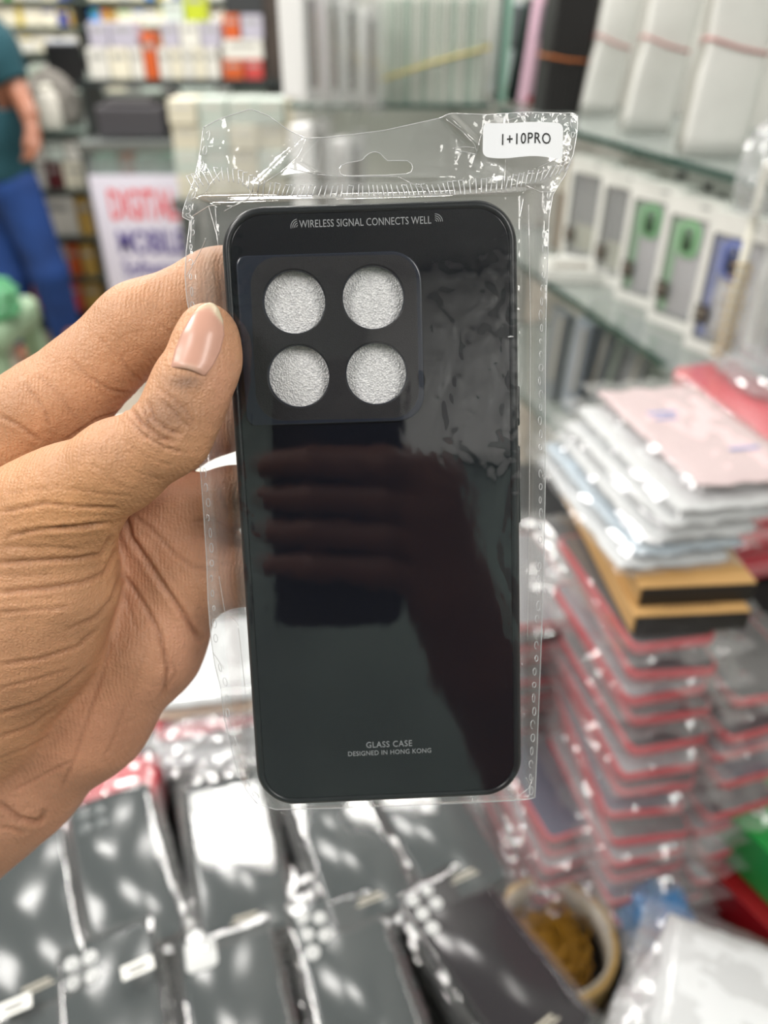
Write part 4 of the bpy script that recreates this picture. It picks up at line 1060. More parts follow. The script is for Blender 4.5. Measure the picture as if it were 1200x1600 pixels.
pl = [(.048, .125, 1.153, .105, .20, .009, 11, m_wp, 'lowest white pouch lying directly on the upper kraft box'), (.060, .128, 1.164, .108, .20, .009, 13, m_bp, 'bluish white pouch, second up on the kraft boxes'),
      (.070, .130, 1.175, .108, .20, .010, 12, m_wp, 'white pouch, third up on the kraft boxes'), (.082, .133, 1.186, .108, .20, .010, 14, m_wp, 'white pouch, fourth up on the kraft boxes'),
      (.096, .137, 1.197, .108, .20, .010, 13, m_wp, 'white pouch just under the pale pink one on the kraft boxes'), (.122, .150, 1.208, .112, .20, .011, 12, m_pk, 'pale pink pouch with faint blue print topping the pouch pile')]
for k, (a, b, z, w, l, t_, az, mt, lb) in enumerate(pl):
    c = Vector((kc.x, kc.y, 0)) + s * a + f * b
    th = pouch('pouch', lb, 'pouch', (c.x, c.y, z), w, l, t_, az, mt, k * 3.1 + .7, (rnd.uniform(-1, 1), 2), m_pfm, 'pouches on the kraft boxes')
bm = bmesh.new()
for x, y, w_, h_ in ((-.018, .03, .030, .006), (-.020, .018, .022, .005), (.02, -.05, .03, .005)): box(bm, (x, y, .0128), (w_, h_, .0004))
bmobj('blue_print', bm, M('blue_print', (150, 160, 200), .5), th)
# long red packs behind them
m_rp = M('red_pouch', (214, 48, 66), .35, bump=.3, bscale=30)
rp = []
for k in range(7):
    z = .905 + k * .031
    c = SH(-.190 + .012 * math.sin(k * 2.), -.085 + .006 * k, 0)
    lb = ('lowest red pack in the bagged red stack', 'second red pack from the bottom of the bagged red stack', 'third red pack from the bottom of the bagged red stack', 'middle red pack of the bagged red stack', 'red pack two below the top one by the glass shelf', 'red pack just below the top one by the glass shelf', 'topmost long red pack by the glass shelf')[k]
    th = thing('red_pack', lb, 'pack', (c.x, c.y, z), 0, 'long red packs beside the glass shelf', (R(1), R(-4), SRZ + R(rnd.uniform(-3, 3))))
    bm = bmesh.new(); slab(bm, .10, .25, .008, [(.003, 0), (0, .005), (0, .020), (.004, .027)], n=4); bmobj('red_sleeve', bm, m_rp, th, True)
    link('clear_bag', pack_bag(.10, .25, .027, k + 1.7, .006, flap=.02), m_pfm, th, True)
crumple('clear_bag', 'crumpled clear bag lying over the long red packs', 'bag', SH(-.16, .0, 1.118), (.055, .10, .022), m_clear, 9, SRZ)
# ---------------------------------------------------------------- white pouches in the near right corner
NW = 9
for k in range(NW):
    z = H_TABLE + .005 + k * .0135
    c = G(1150, 1572, .87); 
    lb = 'white frosted pouch topping the pile in the near right corner' if k == NW - 1 else ('white frosted pouch just under the top one in the near right corner' if k == NW - 2 else 'white frosted pouch lower in the near right corner pile')
    pouch('white_pouch', lb, 'pouch', (c.x - .022 + .0072 * k + rnd.uniform(-.004, .004), c.y - .045 + .0045 * k, z), .115, .19, .0125, 62 + rnd.uniform(-4, 4), m_wp, k * 1.9, (0, rnd.uniform(-2, 2)), m_pfm if k >= NW - 3 else None, 'white pouches in the near right corner', .005)
# ---------------------------------------------------------------- tape rolls, rubber bands, blue bag, green box ...
m_tape = M('tan_tape', (206, 170, 108), .3); m_core = M('card_core', (196, 186, 168), .7, var=.15, vscale=60)
def tape(label, c, ro, ri, h, tilt, mt=m_tape):
    th = thing('tape_roll', label, 'tape', c, 0, None, tilt)
    bm = bmesh.new(); lathe(bm, [(ri + .003, 0), (ro - .001, 0), (ro, .001), (ro, h - .001), (ro - .001, h), (ri + .003, h)], 48); bmobj('tape', bm, mt, th, True)
    bm = bmesh.new(); lathe(bm, [(ri + .003, 0), (ri + .003, h + .0005), (ri, h + .0005), (ri, 0), (ri + .003, 0)], 48); bmobj('card_core', bm, m_core, th, True)
    return th
tc_ = G(862, 1478, .775)
tape('tan tape roll used as a tub full of yellow rubber bands', (tc_.x, tc_.y, H_TABLE), .062, .053, .050, (R(0), 0, 0))
bm = bmesh.new(); r_ = random.Random(5)
for k in range(150):
    q = Matrix.Translation((tc_.x + r_.uniform(-.024, .024), tc_.y + r_.uniform(-.024, .024), H_TABLE + .012 + .032 * r_.random())) @ Matrix.Rotation(r_.uniform(0, 6.3), 4, 'Z') @ Matrix.Rotation(R(r_.uniform(-30, 30)), 4, 'X')
    a, b = r_.uniform(.010, .022), r_.uniform(.006, .016)
    tube(bm, [q @ Vector((a * math.cos(t_ * 6.283 / 12), b * math.sin(t_ * 6.283 / 12), .003 * math.sin(t_ * 2))) for t_ in range(12)], .0008, 4, True)
rb = bmobj('rubber_bands', bm, M('mustard_rubber', (168, 122, 20), .45), None, True); tag(rb, 'tangle of mustard yellow rubber bands inside the tan tape roll', 'rubber bands', kind='stuff')
c2 = G(1000, 1425, .775); tape('grey-yellow tape roll behind the rubber band tub, partly hidden by blue plastic', (c2.x, c2.y + .02, H_TABLE), .045, .036, .045, (0, 0, 0), M('clear_tape', (168, 158, 124), .3))
m_blue = film('blue_bag_film', .12, .6, .1, .75, (86, 146, 204), bump=.8, bscale=40)
crumple('blue_bag', 'crumpled light blue plastic bag beside the rubber band tub', 'bag', G(1015, 1450, H_TABLE + .02), (.036, .034, .04), m_blue, 4)
crumple('clear_bag', 'small crumpled clear bag in front of the blue bag', 'bag', G(1010, 1500, H_TABLE + .02), (.03, .026, .03), m_clear, 7)
gb = G(1205, 1300, .84); th = thing('green_box', 'bright green box with pale tick mark beside the red box', 'box', (gb.x + .005, gb.y - .025, .832), R(28))
bm = bmesh.new(); bbox(bm, (0, 0, .03), (.11, .13, .06), .002); bmobj('carton', bm, M('green_card', (30, 148, 66), .35), th)
bm = bmesh.new(); tube(bm, [(-.034, .030, .0605), (-.028, .022, .0605), (-.012, .040, .0605)], .0022, 5); bmobj('tick_mark', bm, m_white, th)
bm = bmesh.new(); bbox(bm, (-.040, -.052, .0612), (.016, .012, .001), .0003); bmobj('white_label', bm, m_white, th)
th = thing('red_box', 'dark red box lying under the green box', 'box', (gb.x - .012, gb.y - .012, H_TABLE), R(30))
bm = bmesh.new(); bbox(bm, (0, 0, .0425), (.13, .16, .085), .002); bmobj('carton', bm, M('dark_red_card', (134, 16, 24), .35), th)
bm = bmesh.new(); bbox(bm, (0, .081, .0425), (.12, .002, .075), .0004); bmobj('end_flap', bm, M('red_card', (160, 26, 34), .35), th)
m_gcl = M('grey_pouch_film', (150, 148, 138), .3, bump=.6, bscale=40)
for a, b, h, s_, sd, l in ((1150, 1215, .86, (.045, .045, .03), 11, 'crumpled grey pouch between the red-rimmed pile and the green box'), (1085, 1330, .79, (.03, .04, .03), 13, 'small grey pouch beside the dark red box'), (1180, 1150, .92, (.05, .04, .02), 15, 'grey crumpled pouch at the back of the green box')):
    crumple('grey_pouch', l, 'pouch', G(a, b, h - .02), s_, m_gcl, sd)
# ---------------------------------------------------------------- packs behind the black stacks, seen between palm and case
m_peach = M('peach_pouch', (226, 190, 160), .4, bump=.2, bscale=30)
base = G(335, 1060, .945)
row = [(.0, .0, .845, m_wp, 'white pouch at the bottom of the pale pile behind the black stacks'), (0, .0, .862, m_wp, 'white pouch, second up in the pale pile behind the black stacks'), (0, .0, .879, m_wp, 'white pouch in the middle of the pale pile behind the black stacks'), (0, .0, .896, m_rp, 'red pouch, third from the top of the pale pile'), (0, .0, .913, m_peach, 'peach pouch just under the top of the pale pile'), (0, .01, .930, m_wp, 'white pouch topping the pale pile seen between palm and held case')]
struct('counter_slab_block', (base.x, base.y + .05, .793), (.30, .20, .092), m_felt, rz=R(10))
for k, (a, b, z, mt, lb) in enumerate(row):
    pouch('pale_pouch', lb, 'pouch', (base.x + .02, base.y + .02 + .004 * k, z), .19, .13, .016, 10 + rnd.uniform(-3, 3), mt, 30 + k * 1.3, (0, 0), m_pfm if k > 3 else None, 'pale pouches behind the black stacks')
for a, b, h, mt, lb in ((150, 1195, .93, m_rp, 'flat red pack partly hidden by the heel of the hand'),):
    c = G(a, b, h); th = thing('red_pack', lb, 'pack', (c.x, c.y, H_LEDGE), R(8)); bm = bmesh.new(); slab(bm, .11, .06, .008, [(.003, 0), (0, .006), (0, .060), (.004, .064)], n=4); bmobj('red_sleeve', bm, mt, th, True)
    link('clear_bag', pack_bag(.11, .06, .064, 3.3, .006, flap=.01), m_pfm, th, True)
crumple('silver_bag', 'crumpled silver-clear bag between the pale pile and the black stacks', 'bag', G(345, 1160, .90), (.075, .032, .02), m_clear, 21, R(15))
wb = G(300, 690, .93)
th = thing('white_carton', 'white carton behind the fingers, showing through the finger gaps', 'box', (wb.x, wb.y, H_TABLE), R(6)); bm = bmesh.new(); bbox(bm, (0, 0, .09), (.40, .25, .18), .004); bmobj('carton', bm, m_white, th)
bm = bmesh.new(); bbox(bm, (0, 0, .181), (.04, .25, .002), .0005); bmobj('tape_strip', bm, M('clear_tape', (168, 158, 124), .3), th)
# ================================================================ FAR LEFT: COUNTER, POSTER, CABINET, SHELVES
m_wood = M('grey_counter_front', (92, 96, 94), .4, var=.15); m_dark = M('dark_trim', (40, 46, 46), .4)
YC = 4.12; YL = 4.32
# glass counter
cx0, cx1 = -1.50, -.42
th = thing('display_counter', 'glass-topped display counter behind the poster', 'counter', ((cx0 + cx1) / 2, YC + .30, 0)); w = cx1 - cx0
bm = bmesh.new(); box(bm, (0, 0, .06), (w, .58, .12)); bmobj('plinth', bm, m_dark, th)
bm = bmesh.new(); box(bm, (0, .27, .56), (w, .04, .90)); box(bm, (-w / 2 + .015, 0, .56), (.03, .56, .9)); box(bm, (w / 2 - .015, 0, .56), (.03, .56, .9)); bmobj('cabinet_body', bm, m_wood, th)
bm = bmesh.new(); box(bm, (0, -.285, .56), (w - .06, .006, .86)); bmobj('front_glass', bm, m_sheet, th)
bm = bmesh.new(); box(bm, (0, 0, 1.012), (w, .60, .012)); bmobj('glass_top', bm, m_sheet, th)
bm = bmesh.new(); box(bm, (0, -.300, 1.0), (w, .02, .035)); bmobj('steel_rail', bm, m_steel, th)
bm = bmesh.new(); box(bm, (0, 0, .80), (w - .06, .5, .01)); box(bm, (0, 0, .45), (w - .06, .5, .01)); bmobj('inner_shelf', bm, m_sheet, th)
cols = {'mint': (170, 200, 184), 'orange': (196, 88, 36), 'white': (214, 212, 204), 'pale': (196, 206, 198), 'grey': (150, 150, 146), 'yellow': (206, 184, 60), 'maroon': (92, 34, 36), 'cream': (222, 216, 196), 'gold': (176, 142, 70), 'red': (196, 70, 66), 'blue': (70, 130, 200), 'navy': (60, 70, 140), 'green': (72, 160, 70), 'lime': (178, 190, 40), 'violet': (176, 172, 186), 'dark': (44, 46, 48)}
MC = lambda k: M(k + '_carton', cols[k], .45, var=.06, vscale=12)
def carton(label, x, y, z, w, h, d, col, band=None, group=None, name='carton_box', rz=0.):
    th = thing(name, label, 'box', (x, y, z), rz, group)
    bm = bmesh.new(); bbox(bm, (0, d / 2, h / 2), (w, d, h), min(.003, w * .08)); bmobj('carton', bm, MC(col), th)
    bm = bmesh.new(); box(bm, (0, -.0006, h * (.72 if band != 'low' else .28)), (w * .66, .0016, h * .16)); bmobj('printed_panel', bm, MC(band if band in cols else ('grey' if col != 'grey' else 'white')), th)
    return th
for k, (px, c) in enumerate(((165, 'mint'), (198, 'orange'), (232, 'pale'), (268, 'mint'))):
    p = GY(px, 262, YC + .06); carton('%s box inside the display counter above the poster, %s' % (c, ('at the left end', 'second along', 'third along', 'last along')[k]), p.x, YC + .06, .806, (.10, .055, .12, .10)[k], .15, .18, c)
# poster board
th = thing('poster_board', 'white poster board with red and purple lettering in front of the counter', 'poster', (-1.13, YC - .035, 0))
bm = bmesh.new(); bbox(bm, (0, 0, .45), (.66, .012, .86), .002); bmobj('board', bm, M('poster_white', (222, 218, 232), .5), th)
mr_ = M('poster_red', (226, 74, 82), .5); mp_ = M('poster_purple', (76, 62, 140), .5)
RX = (R(90), 0, 0)
xL = -.33
add_text('lettering', 'DIGITAL', .20, mr_, th, (xL + .075, -.0075, .735), RX, .46, .004, .0004, 1., 'LEFT')
add_text('lettering', 'MOBILE', .165, mp_, th, (xL + .085, -.0075, .555), RX, .62, .004, .0004, 1., 'LEFT')
add_text('lettering', 'Software', .115, mp_, th, (xL + .090, -.0075, .425), RX, .74, .002, .0004, 1., 'LEFT')
bm = bmesh.new(); box(bm, (.02, -.0072, .21), (.34, .001, .24)); bmobj('printed_picture', bm, M('peach_print', (222, 188, 170), .5), th)
bm = bmesh.new(); lathe(bm, [(.001, 0), (.05, 0), (.055, .001)], 20, (0, 0, 0), Matrix.Translation((.10, -.008, .30)) @ Matrix.Rotation(R(90), 4, 'X')); bmobj('dark_printed_spot', bm, M('dark_print', (60, 60, 62), .5), th)
# dark machine on the counter, shelf above it with white boxes
p = GY(205, 215, YC + .1); th = thing('grey_machine', 'dark grey printer-like machine on the glass counter under the shelf', 'machine', (p.x, YC + .12, 1.02))
bm = bmesh.new(); bbox(bm, (0, .12, .075), (.34, .24, .15), .02, 3); bmobj('housing', bm, M('dark_grey_plastic', (66, 64, 68), .4), th)
bm = bmesh.new(); bbox(bm, (.0, .10, .165), (.24, .16, .03), .012, 3); bmobj('lid', bm, M('lid_grey', (84, 82, 84), .4), th)
bm = bmesh.new(); bbox(bm, (.20, .12, .11), (.04, .2, .20), .006); bmobj('side_panel', bm, m_black, th)
th = thing('upper_shelf', 'dark-edged shelf above the counter carrying white boxes', 'shelf', (-1.02, YC + .40, 1.262)); bm = bmesh.new(); box(bm, (0, 0, 0), (1.0, .30, .02)); bmobj('board', bm, M('shelf_green_grey', (86, 98, 92), .3), th)
bm = bmesh.new(); box(bm, (0, -.152, -.004), (1.0, .006, .034)); bmobj('dark_edge', bm, m_dark, th)
for sx in (-.49, .49):
    bm = bmesh.new(); box(bm, (sx, .0, -.126), (.02, .28, .236)); bmobj('bracket', bm, m_dark, th)
YS = YC + .27
def X_at(px, Y, h):                                           # world x of a photo column at depth Y and height h
    z = Y * CP + (CAM_H - h) * SP; return (px - 600) / F_PX * z
seqb = [(140, 172, 'white'), (173, 205, 'cream'), (206, 227, 'white'), (250, 268, 'white'), (269, 286, 'cream'), (287, 304, 'white'), (305, 322, 'cream'), (323, 344, 'white')]
BL = 'small white or cream carton in the lower row on the shelf above the counter'
for k, (a, b, c) in enumerate(seqb):
    x0, x1 = X_at(a, YS, 1.3), X_at(b, YS, 1.3); carton(BL, (x0 + x1) / 2, YS, 1.273, x1 - x0 - .004, .135, .14, c, None, 'white cartons in the lower shelf row')
x0, x1 = X_at(228, YS, 1.3), X_at(249, YS, 1.3); carton('tall orange carton standing among the white boxes on the counter shelf', (x0 + x1) / 2, YS - .01, 1.273, x1 - x0 - .004, .20, .14, 'orange')
for k, (a, b, c) in enumerate([(138, 170, 'violet'), (171, 214, 'violet'), (252, 280, 'violet'), (281, 312, 'white'), (313, 344, 'violet')]):
    x0, x1 = X_at(a, YS, 1.45), X_at(b, YS, 1.45); carton('pale violet-grey carton in the upper row on the shelf above the counter', (x0 + x1) / 2, YS + .005, 1.4095, x1 - x0 - .004, .105, .13, c, None, 'pale cartons in the upper shelf row')
for a, b, z, h, c, l in ((350, 382, 1.273, .085, 'orange', 'orange carton low at the end of the counter shelf'), (384, 412, 1.273, .085, 'red', 'pinkish red carton beside the low orange one'), (350, 412, 1.359, .085, 'white', 'white carton lying on the orange and red cartons'), (350, 376, 1.445, .10, 'orange', 'orange carton high at the end of the counter shelf'), (378, 412, 1.445, .10, 'violet', 'pale carton beside the high orange one')):
    x0, x1 = X_at(a, YS, z), X_at(b, YS, z); carton(l, (x0 + x1) / 2, YS, z, x1 - x0 - .004, h, .14, c)
x0, x1 = X_at(288, YS, 1.53), X_at(322, YS, 1.53); carton('lime green carton on top of the pale boxes', (x0 + x1) / 2, YS + .02, 1.516, x1 - x0, .12, .10, 'lime')
x0, x1 = X_at(255, YS, 1.53), X_at(286, YS, 1.53); carton('pale grey carton beside the lime green one', (x0 + x1) / 2, YS + .02, 1.516, x1 - x0, .08, .10, 'pale')
x0, x1 = X_at(350, YS, 1.56), X_at(410, YS, 1.56); carton('dark carton at the very top beside the brown column', (x0 + x1) / 2, YS + .02, 1.546, x1 - x0, .14, .10, 'dark')
# black monitor and small cup
p = GY(112, 145, YL + .7); th = thing('monitor', 'black monitor seen from behind, left of the white boxes', 'monitor', (p.x, YL + .70, 1.036), R(10))
bm = bmesh.new(); bbox(bm, (0, 0, .26), (.20, .03, .23), .006); bmobj('screen_panel', bm, m_black, th)
bm = bmesh.new(); bbox(bm, (0, -.004, .382), (.16, .03, .022), .006); bmobj('top_edge_glare', bm, M('glare_pale', (210, 214, 222), .1), th)  # pale strip paints the white glare along the monitor's top
bm = bmesh.new(); tube(bm, [(0, 0, 0), (0, 0, .16)], .018, 10); bmobj('stand', bm, m_black, th)
bm = bmesh.new(); bbox(bm, (0, 0, .006), (.16, .12, .012), .004); bmobj('stand_base', bm, m_black, th)
# left cabinet
x0, x1 = -2.35, -1.52; YL = 4.32
th = thing('display_cabinet', 'open display cabinet of boxed goods behind the person', 'cabinet', ((x0 + x1) / 2, YL + .2, 0)); w = x1 - x0
bm = bmesh.new(); box(bm, (-w / 2 + .012, 0, .52), (.024, .4, 1.04)); box(bm, (w / 2 - .012, 0, .52), (.024, .4, 1.04)); box(bm, (0, .195, .52), (w, .012, 1.04)); bmobj('carcass', bm, M('cabinet_grey', (128, 136, 130), .4), th)
bm = bmesh.new(); box(bm, (0, 0, .05), (w - .05, .38, .1)); bmobj('plinth', bm, m_dark, th)
for z in (.30, .52, .76, 1.04):
    bm = bmesh.new(); box(bm, (0, 0, z), (w - (.05 if z < 1 else 0), .39, .014)); bmobj('shelf_board', bm, M('shelf_green_grey', (86, 98, 92), .3), th)
def fill(z, h, spec, ln):
    for a, b, c, bd in spec:
        xa, xb = X_at(a, YL + .02, z + h / 2), X_at(b, YL + .02, z + h / 2)
        if xb > x1 - .03: xb = x1 - .03
        carton('%s box on %s of the cabinet behind the person, %s' % (c, ln, bd), (xa + xb) / 2, YL + .03, z + .008, xb - xa - .006, h, .25, c)
fill(.76, .125, [(42, 70, 'white', 'by the shirt hem'), (72, 96, 'maroon', 'with dark print'), (98, 135, 'cream', 'at the right end')], 'second shelf')
fill(.76 + .133, .10, [(38, 68, 'white', 'stacked by the shirt hem'), (70, 98, 'pale', 'stacked in the middle'), (100, 132, 'white', 'stacked at the right end')], 'second shelf')
fill(.52, .20, [(70, 118, 'white', 'wide'), (120, 145, 'gold', 'narrow at the right end')], 'third shelf')
fill(.30, .17, [(20, 44, 'yellow', 'seen between the legs'), (88, 104, 'white', 'beside the knee'), (106, 124, 'orange', 'small'), (126, 150, 'gold', 'at the right end')], 'fourth shelf')
fill(.10, .16, [(30, 48, 'white', 'between the shins'), (50, 78, 'orange', 'between the shins'), (108, 128, 'red', 'small'), (130, 160, 'gold', 'at the right end')], 'bottom shelf')
th = thing('white_jar', 'white plastic jar standing on the cabinet beside the forearm', 'jar', (X_at(76, YL + .1, 1.12), YL + .12, 1.047))
bm = bmesh.new(); lathe(bm, [(.001, 0), (.055, 0), (.058, .01), (.05, .15), (.03, .18), (.001, .18)], 20); bmobj('jar', bm, M('jar_white', (216, 212, 202), .4), th, True)
bm = bmesh.new(); lathe(bm, [(.001, .18), (.032, .18), (.032, .20), (.001, .205)], 20); bmobj('cap', bm, m_white2, th, True)
crumple('grey_bag', 'grey cloth bag slumped on the counter behind the person', 'bag', (X_at(88, YL + .35, 1.15), YL + .30, 1.047), (.13, .09, .17), M('grey_cloth', (132, 128, 122), .8, var=.3, vscale=8), 3)
crumple('green_bag', 'grey-green crumpled bag beside the black monitor', 'bag', (X_at(66, YL + .85, 1.25), YL + .82, 1.047), (.10, .07, .15), M('green_grey_cloth', (110, 126, 108), .7, var=.3, vscale=8), 6)
struct('counter_slab_far', (-1.95, YL + .70, 1.02), (.9, .5, .03), m_wood)
struct('counter_wall_far', (-1.95, YL + .70, .5), (.86, .46, 1.0), m_wood)
# far shelving with bright packs
YF = 6.3
th = thing('wall_shelving', 'far wall shelving full of cream and yellow packs', 'shelving', (-2.1, YF + .2, 0))
for k, z in enumerate((1.06, 1.31, 1.465, 1.62)):
    bm = bmesh.new(); box(bm, (0, 0, z), (2.6, .36, .018)); bmobj('shelf_board', bm, M('shelf_dark_green', (86, 98, 88), .4), th)
bm = bmesh.new(); box(bm, (0, .19, .9), (2.6, .02, 1.75)); bmobj('back_panel', bm, M('shelving_back', (150, 158, 148), .5), th)
for sx in (-1.3, 0, 1.3):
    bm = bmesh.new(); box(bm, (sx, 0, .9), (.02, .38, 1.8)); bmobj('upright', bm, m_dark, th)
rs = random.Random(12); pal = ['cream', 'cream', 'white', 'cream', 'cream', 'white', 'cream', 'yellow', 'blue', 'green', 'navy', 'gold']
rown = ('shelf level with the monitor top', 'middle far shelf', 'top far shelf')
for r_i, z in enumerate((1.319, 1.474, 1.629)):
    x = -3.30
    while x < -1.0:
        w = rs.uniform(.06, .13); c = rs.choice(pal); w = w if c in ('cream', 'white') else w * .6
        if abs(x + w / 2 + 2.1) > w / 2 + .015: carton('%s pack on the %s of the wall shelving' % (c, rown[r_i]), x + w / 2, YF + .06, z, w - .005, rs.uniform(.10, .135), .2, c, rs.choice(list(cols)), 'packs on the far wall shelving: %s, %s' % (c, rown[r_i]), 'shelf_pack')
        x += w
x = -3.2
while x < -1.2:
    w = rs.uniform(.10, .16); c = rs.choice(('cream', 'white', 'pale', 'grey'))
    carton('%s pack on the lowest visible far shelf' % c, x + w / 2, YF + .06, 1.07, w - .006, rs.uniform(.12, .2), .2, c, None, 'packs on the lowest far shelf: %s' % c, 'shelf_pack'); x += w
# white boxes stacked behind the bag's left shoulder
YM = 3.6
struct('counter_slab_mid', (-.60, YM + .16, .84), (.66, .40, .04), m_wood); struct('counter_wall_mid', (-.60, YM + .16, .41), (.62, .36, .82), m_wood)
rs = random.Random(3); wl = ('bottom', 'second', 'third', 'top')
for r_i in range(4):
    for k in range(5):
        carton('white carton in the %s layer of the carton stack behind the bag header' % wl[r_i], -.845 + k * .122 + rs.uniform(-.004, .004), YM + rs.uniform(0, .02), .861 + r_i * .098, .117, .095, .2, 'cream' if rs.random() < .6 else 'pale', 'white', 'cartons stacked behind the bag header, %s layer' % wl[r_i])
# hanging packs with dark windows
m_hk = M('white_blister_frame', (240, 240, 240), .35); m_hw = M('smoky_window', (96, 94, 96), .2)
hang = [(487, 70, 1.80, 'hanging white-framed pack nearest the brown column', 0), (519, 76, 1.90, 'hanging white-framed pack, second from the brown column', 1), (549, 82, 2.0, 'hanging white-framed pack with tan strip, third from the column', 2), (580, 92, 2.10, 'hanging white-framed pack with dark window beside the thin pack row', 0),
        (500, 268, 1.86, 'hanging white-framed pack in the lower row behind the bag header', 1), (555, 285, 1.98, 'hanging white-framed pack with black window in the lower row', 2)]
for k, (px, py, Y, l, v) in enumerate(hang):
    p = GY(px, py, Y); rzk = R(64 + 2 * (k % 3)); th = thing('hanging_pack', l, 'pack', p, R(64 + 2 * (k % 3)), 'white-framed packs hanging on the far rack')
    me_ = curve_mesh([rr(.075, .20, .006, 4), rr(.045, .155, .004, 4)], .003, .001); o = link('frame', me_, m_hk, th); o.rotation_euler = RX
    bm = bmesh.new(); box(bm, (0, .004, 0), (.05, .006, .16)); bmobj('window', bm, (M('grey_window', (140, 138, 138), .2), M('pale_window', (186, 182, 176), .2), M('dark_window', (70, 70, 72), .2))[v], th)
    bm = bmesh.new(); box(bm, (.012, -.001, -.01), (.008, .003, .13)); bmobj('tan_strip', bm, M('tan_strip', (160, 138, 108), .4), th)
    bm = bmesh.new(); bbox(bm, (0, .03, 0), (.07, .05, .19), .006); bmobj('blister', bm, m_hk, th)
    bm = bmesh.new(); tube(bm, [(0, .0, .10), (0, .0, .118), (.02 * math.sin(rzk), .02 * math.cos(rzk), .125), ((2.47 - Y) * math.sin(rzk), (2.47 - Y) * math.cos(rzk), .125)], .002, 6); bmobj('hook', bm, m_steel, th)
    V, Fc = pouch_mesh(.095, .235, .02, k * 2.2, 14, 22, .006); V = [(x, -.012 - z * .3, y) for x, y, z in V[:15 * 23]]; Fc = [f_ for f_ in Fc if max(f_) < 15 * 23]
    npobj('clear_bag', V, Fc, m_clear, th, True)
# pale green bag / stool at the left edge
p = GY(18, 455, 2.3)
KS = (p.z - .06) / .557
th = thing('plastic_stool', 'pale green plastic stool at the left edge with a shiny green bag on it', 'stool', (p.x - .16, 2.3, 0)); th.scale = (1, 1, KS)
bm = bmesh.new(); slab(bm, .34, .34, .05, [(.01, .50), (0, .505), (0, .545), (.012, .555)]); bmobj('seat', bm, M('pale_green_plastic', (150, 176, 146), .4), th, True)
for sx in (-1, 1):
    for sy in (-1, 1):
        bm = bmesh.new(); loft(bm, [[(sx * x_ + a, sy * x_ + b, z) for a, b in ((-.025, -.025), (.025, -.025), (.025, .025), (-.025, .025))] for x_, z in ((.16, 0), (.125, .505))]); bmobj('leg', bm, M('pale_green_plastic', (150, 176, 146), .4), th)
m_gbag = film('green_bag_film', .12, .5, .12, .8, (104, 172, 126), bump=.8, bscale=25)
crumple('green_plastic_bag', 'shiny light green plastic bag lying on the pale green stool', 'bag', (p.x - .075, 2.26, p.z - .06), (.10, .10, .075), m_gbag, 8)
# ================================================================ PERSON AT THE LEFT EDGE
def wp(px, py, Y, r): 
    p = GY(px, py, Y); return (tuple(p), r)
YP = 3.95
hipC = wp(-12, 285, YP, .125); 
def f_body(P):
    leg1 = chain_sdf(P, [wp(28, 300, YP - .02, .092), wp(76, 425, YP - .04, .066), wp(104, 506, YP + .02, .046), wp(105, 522, YP + .02, .04)], .03)
    foot1 = chain_sdf(P, [wp(104, 519, YP + .02, .040), wp(116, 527, YP - .10, .036), wp(120, 532, YP - .17, .025)], .03)
    leg2 = chain_sdf(P, [wp(-22, 300, YP + .05, .092), wp(16, 432, YP + .0, .066), wp(38, 530, YP + .02, .046), wp(39, 545, YP + .02, .04)], .03)
    foot2 = chain_sdf(P, [wp(39, 542, YP + .02, .040), wp(40, 552, YP - .10, .036), wp(40, 558, YP - .17, .025)], .03)
    tor = chain_sdf(P, [wp(-5, 285, YP, .125), wp(-16, 200, YP, .128), wp(-30, 90, YP, .135), wp(-42, 40, YP, .10)], .05)
    sh = chain_sdf(P, [wp(-80, 62, YP + .02, .07), wp(-45, 45, YP, .075), wp(-8, 72, YP - .02, .068)], .03)
    arm = chain_sdf(P, [wp(-8, 72, YP - .02, .058), wp(28, 140, YP - .04, .045), wp(46, 178, YP - .14, .036), wp(52, 208, YP - .18, .028)], .02)
    hand_ = chain_sdf(P, [wp(52, 208, YP - .18, .030), wp(50, 226, YP - .20, .034), wp(44, 240, YP - .21, .020)], .02)
    for k in range(4):
        hand_ = smin(hand_, chain_sdf(P, [wp(46 + 4 * k, 232, YP - .20 - .012 * k, .011), wp(40 + 4 * k, 246, YP - .21 - .012 * k, .010), wp(34 + 4 * k, 250, YP - .20 - .012 * k, .008)], .004), .006)
    hand_ = smin(hand_, chain_sdf(P, [wp(56, 214, YP - .2, .012), wp(62, 228, YP - .22, .010)], .004), .01)
    arm2 = chain_sdf(P, [wp(-80, 62, YP + .02, .058), wp(-96, 140, YP + .02, .045), wp(-80, 190, YP - .12, .034), wp(-72, 205, YP - .16, .034)], .02)
    neck = chain_sdf(P, [wp(-44, 40, YP, .06), wp(-46, 0, YP - .01, .056)], .02)
    hd = chain_sdf(P, [wp(-46, -14, YP - .03, .072), wp(-47, -44, YP + .0, .092)], .03)
    nose = chain_sdf(P, [wp(-40, -30, YP - .10, .012), wp(-38, -20, YP - .115, .016)], .01)
    chin = chain_sdf(P, [wp(-44, -2, YP - .07, .034), wp(-44, -8, YP - .07, .03)], .01)
    ear = chain_sdf(P, [wp(-21, -30, YP + .0, .012), wp(-21, -18, YP + .0, .010)], .01)
    d = smin(leg1, foot1, .03); d = smin(d, smin(leg2, foot2, .03), .01); d = smin(d, tor, .06); d = smin(d, sh, .04); d = smin(d, smin(arm, hand_, .02), .03); d = smin(d, arm2, .03)
    d = smin(d, neck, .03); d = smin(d, smin(smin(smin(hd, nose, .015), chin, .03), ear, .01), .02)
    return d
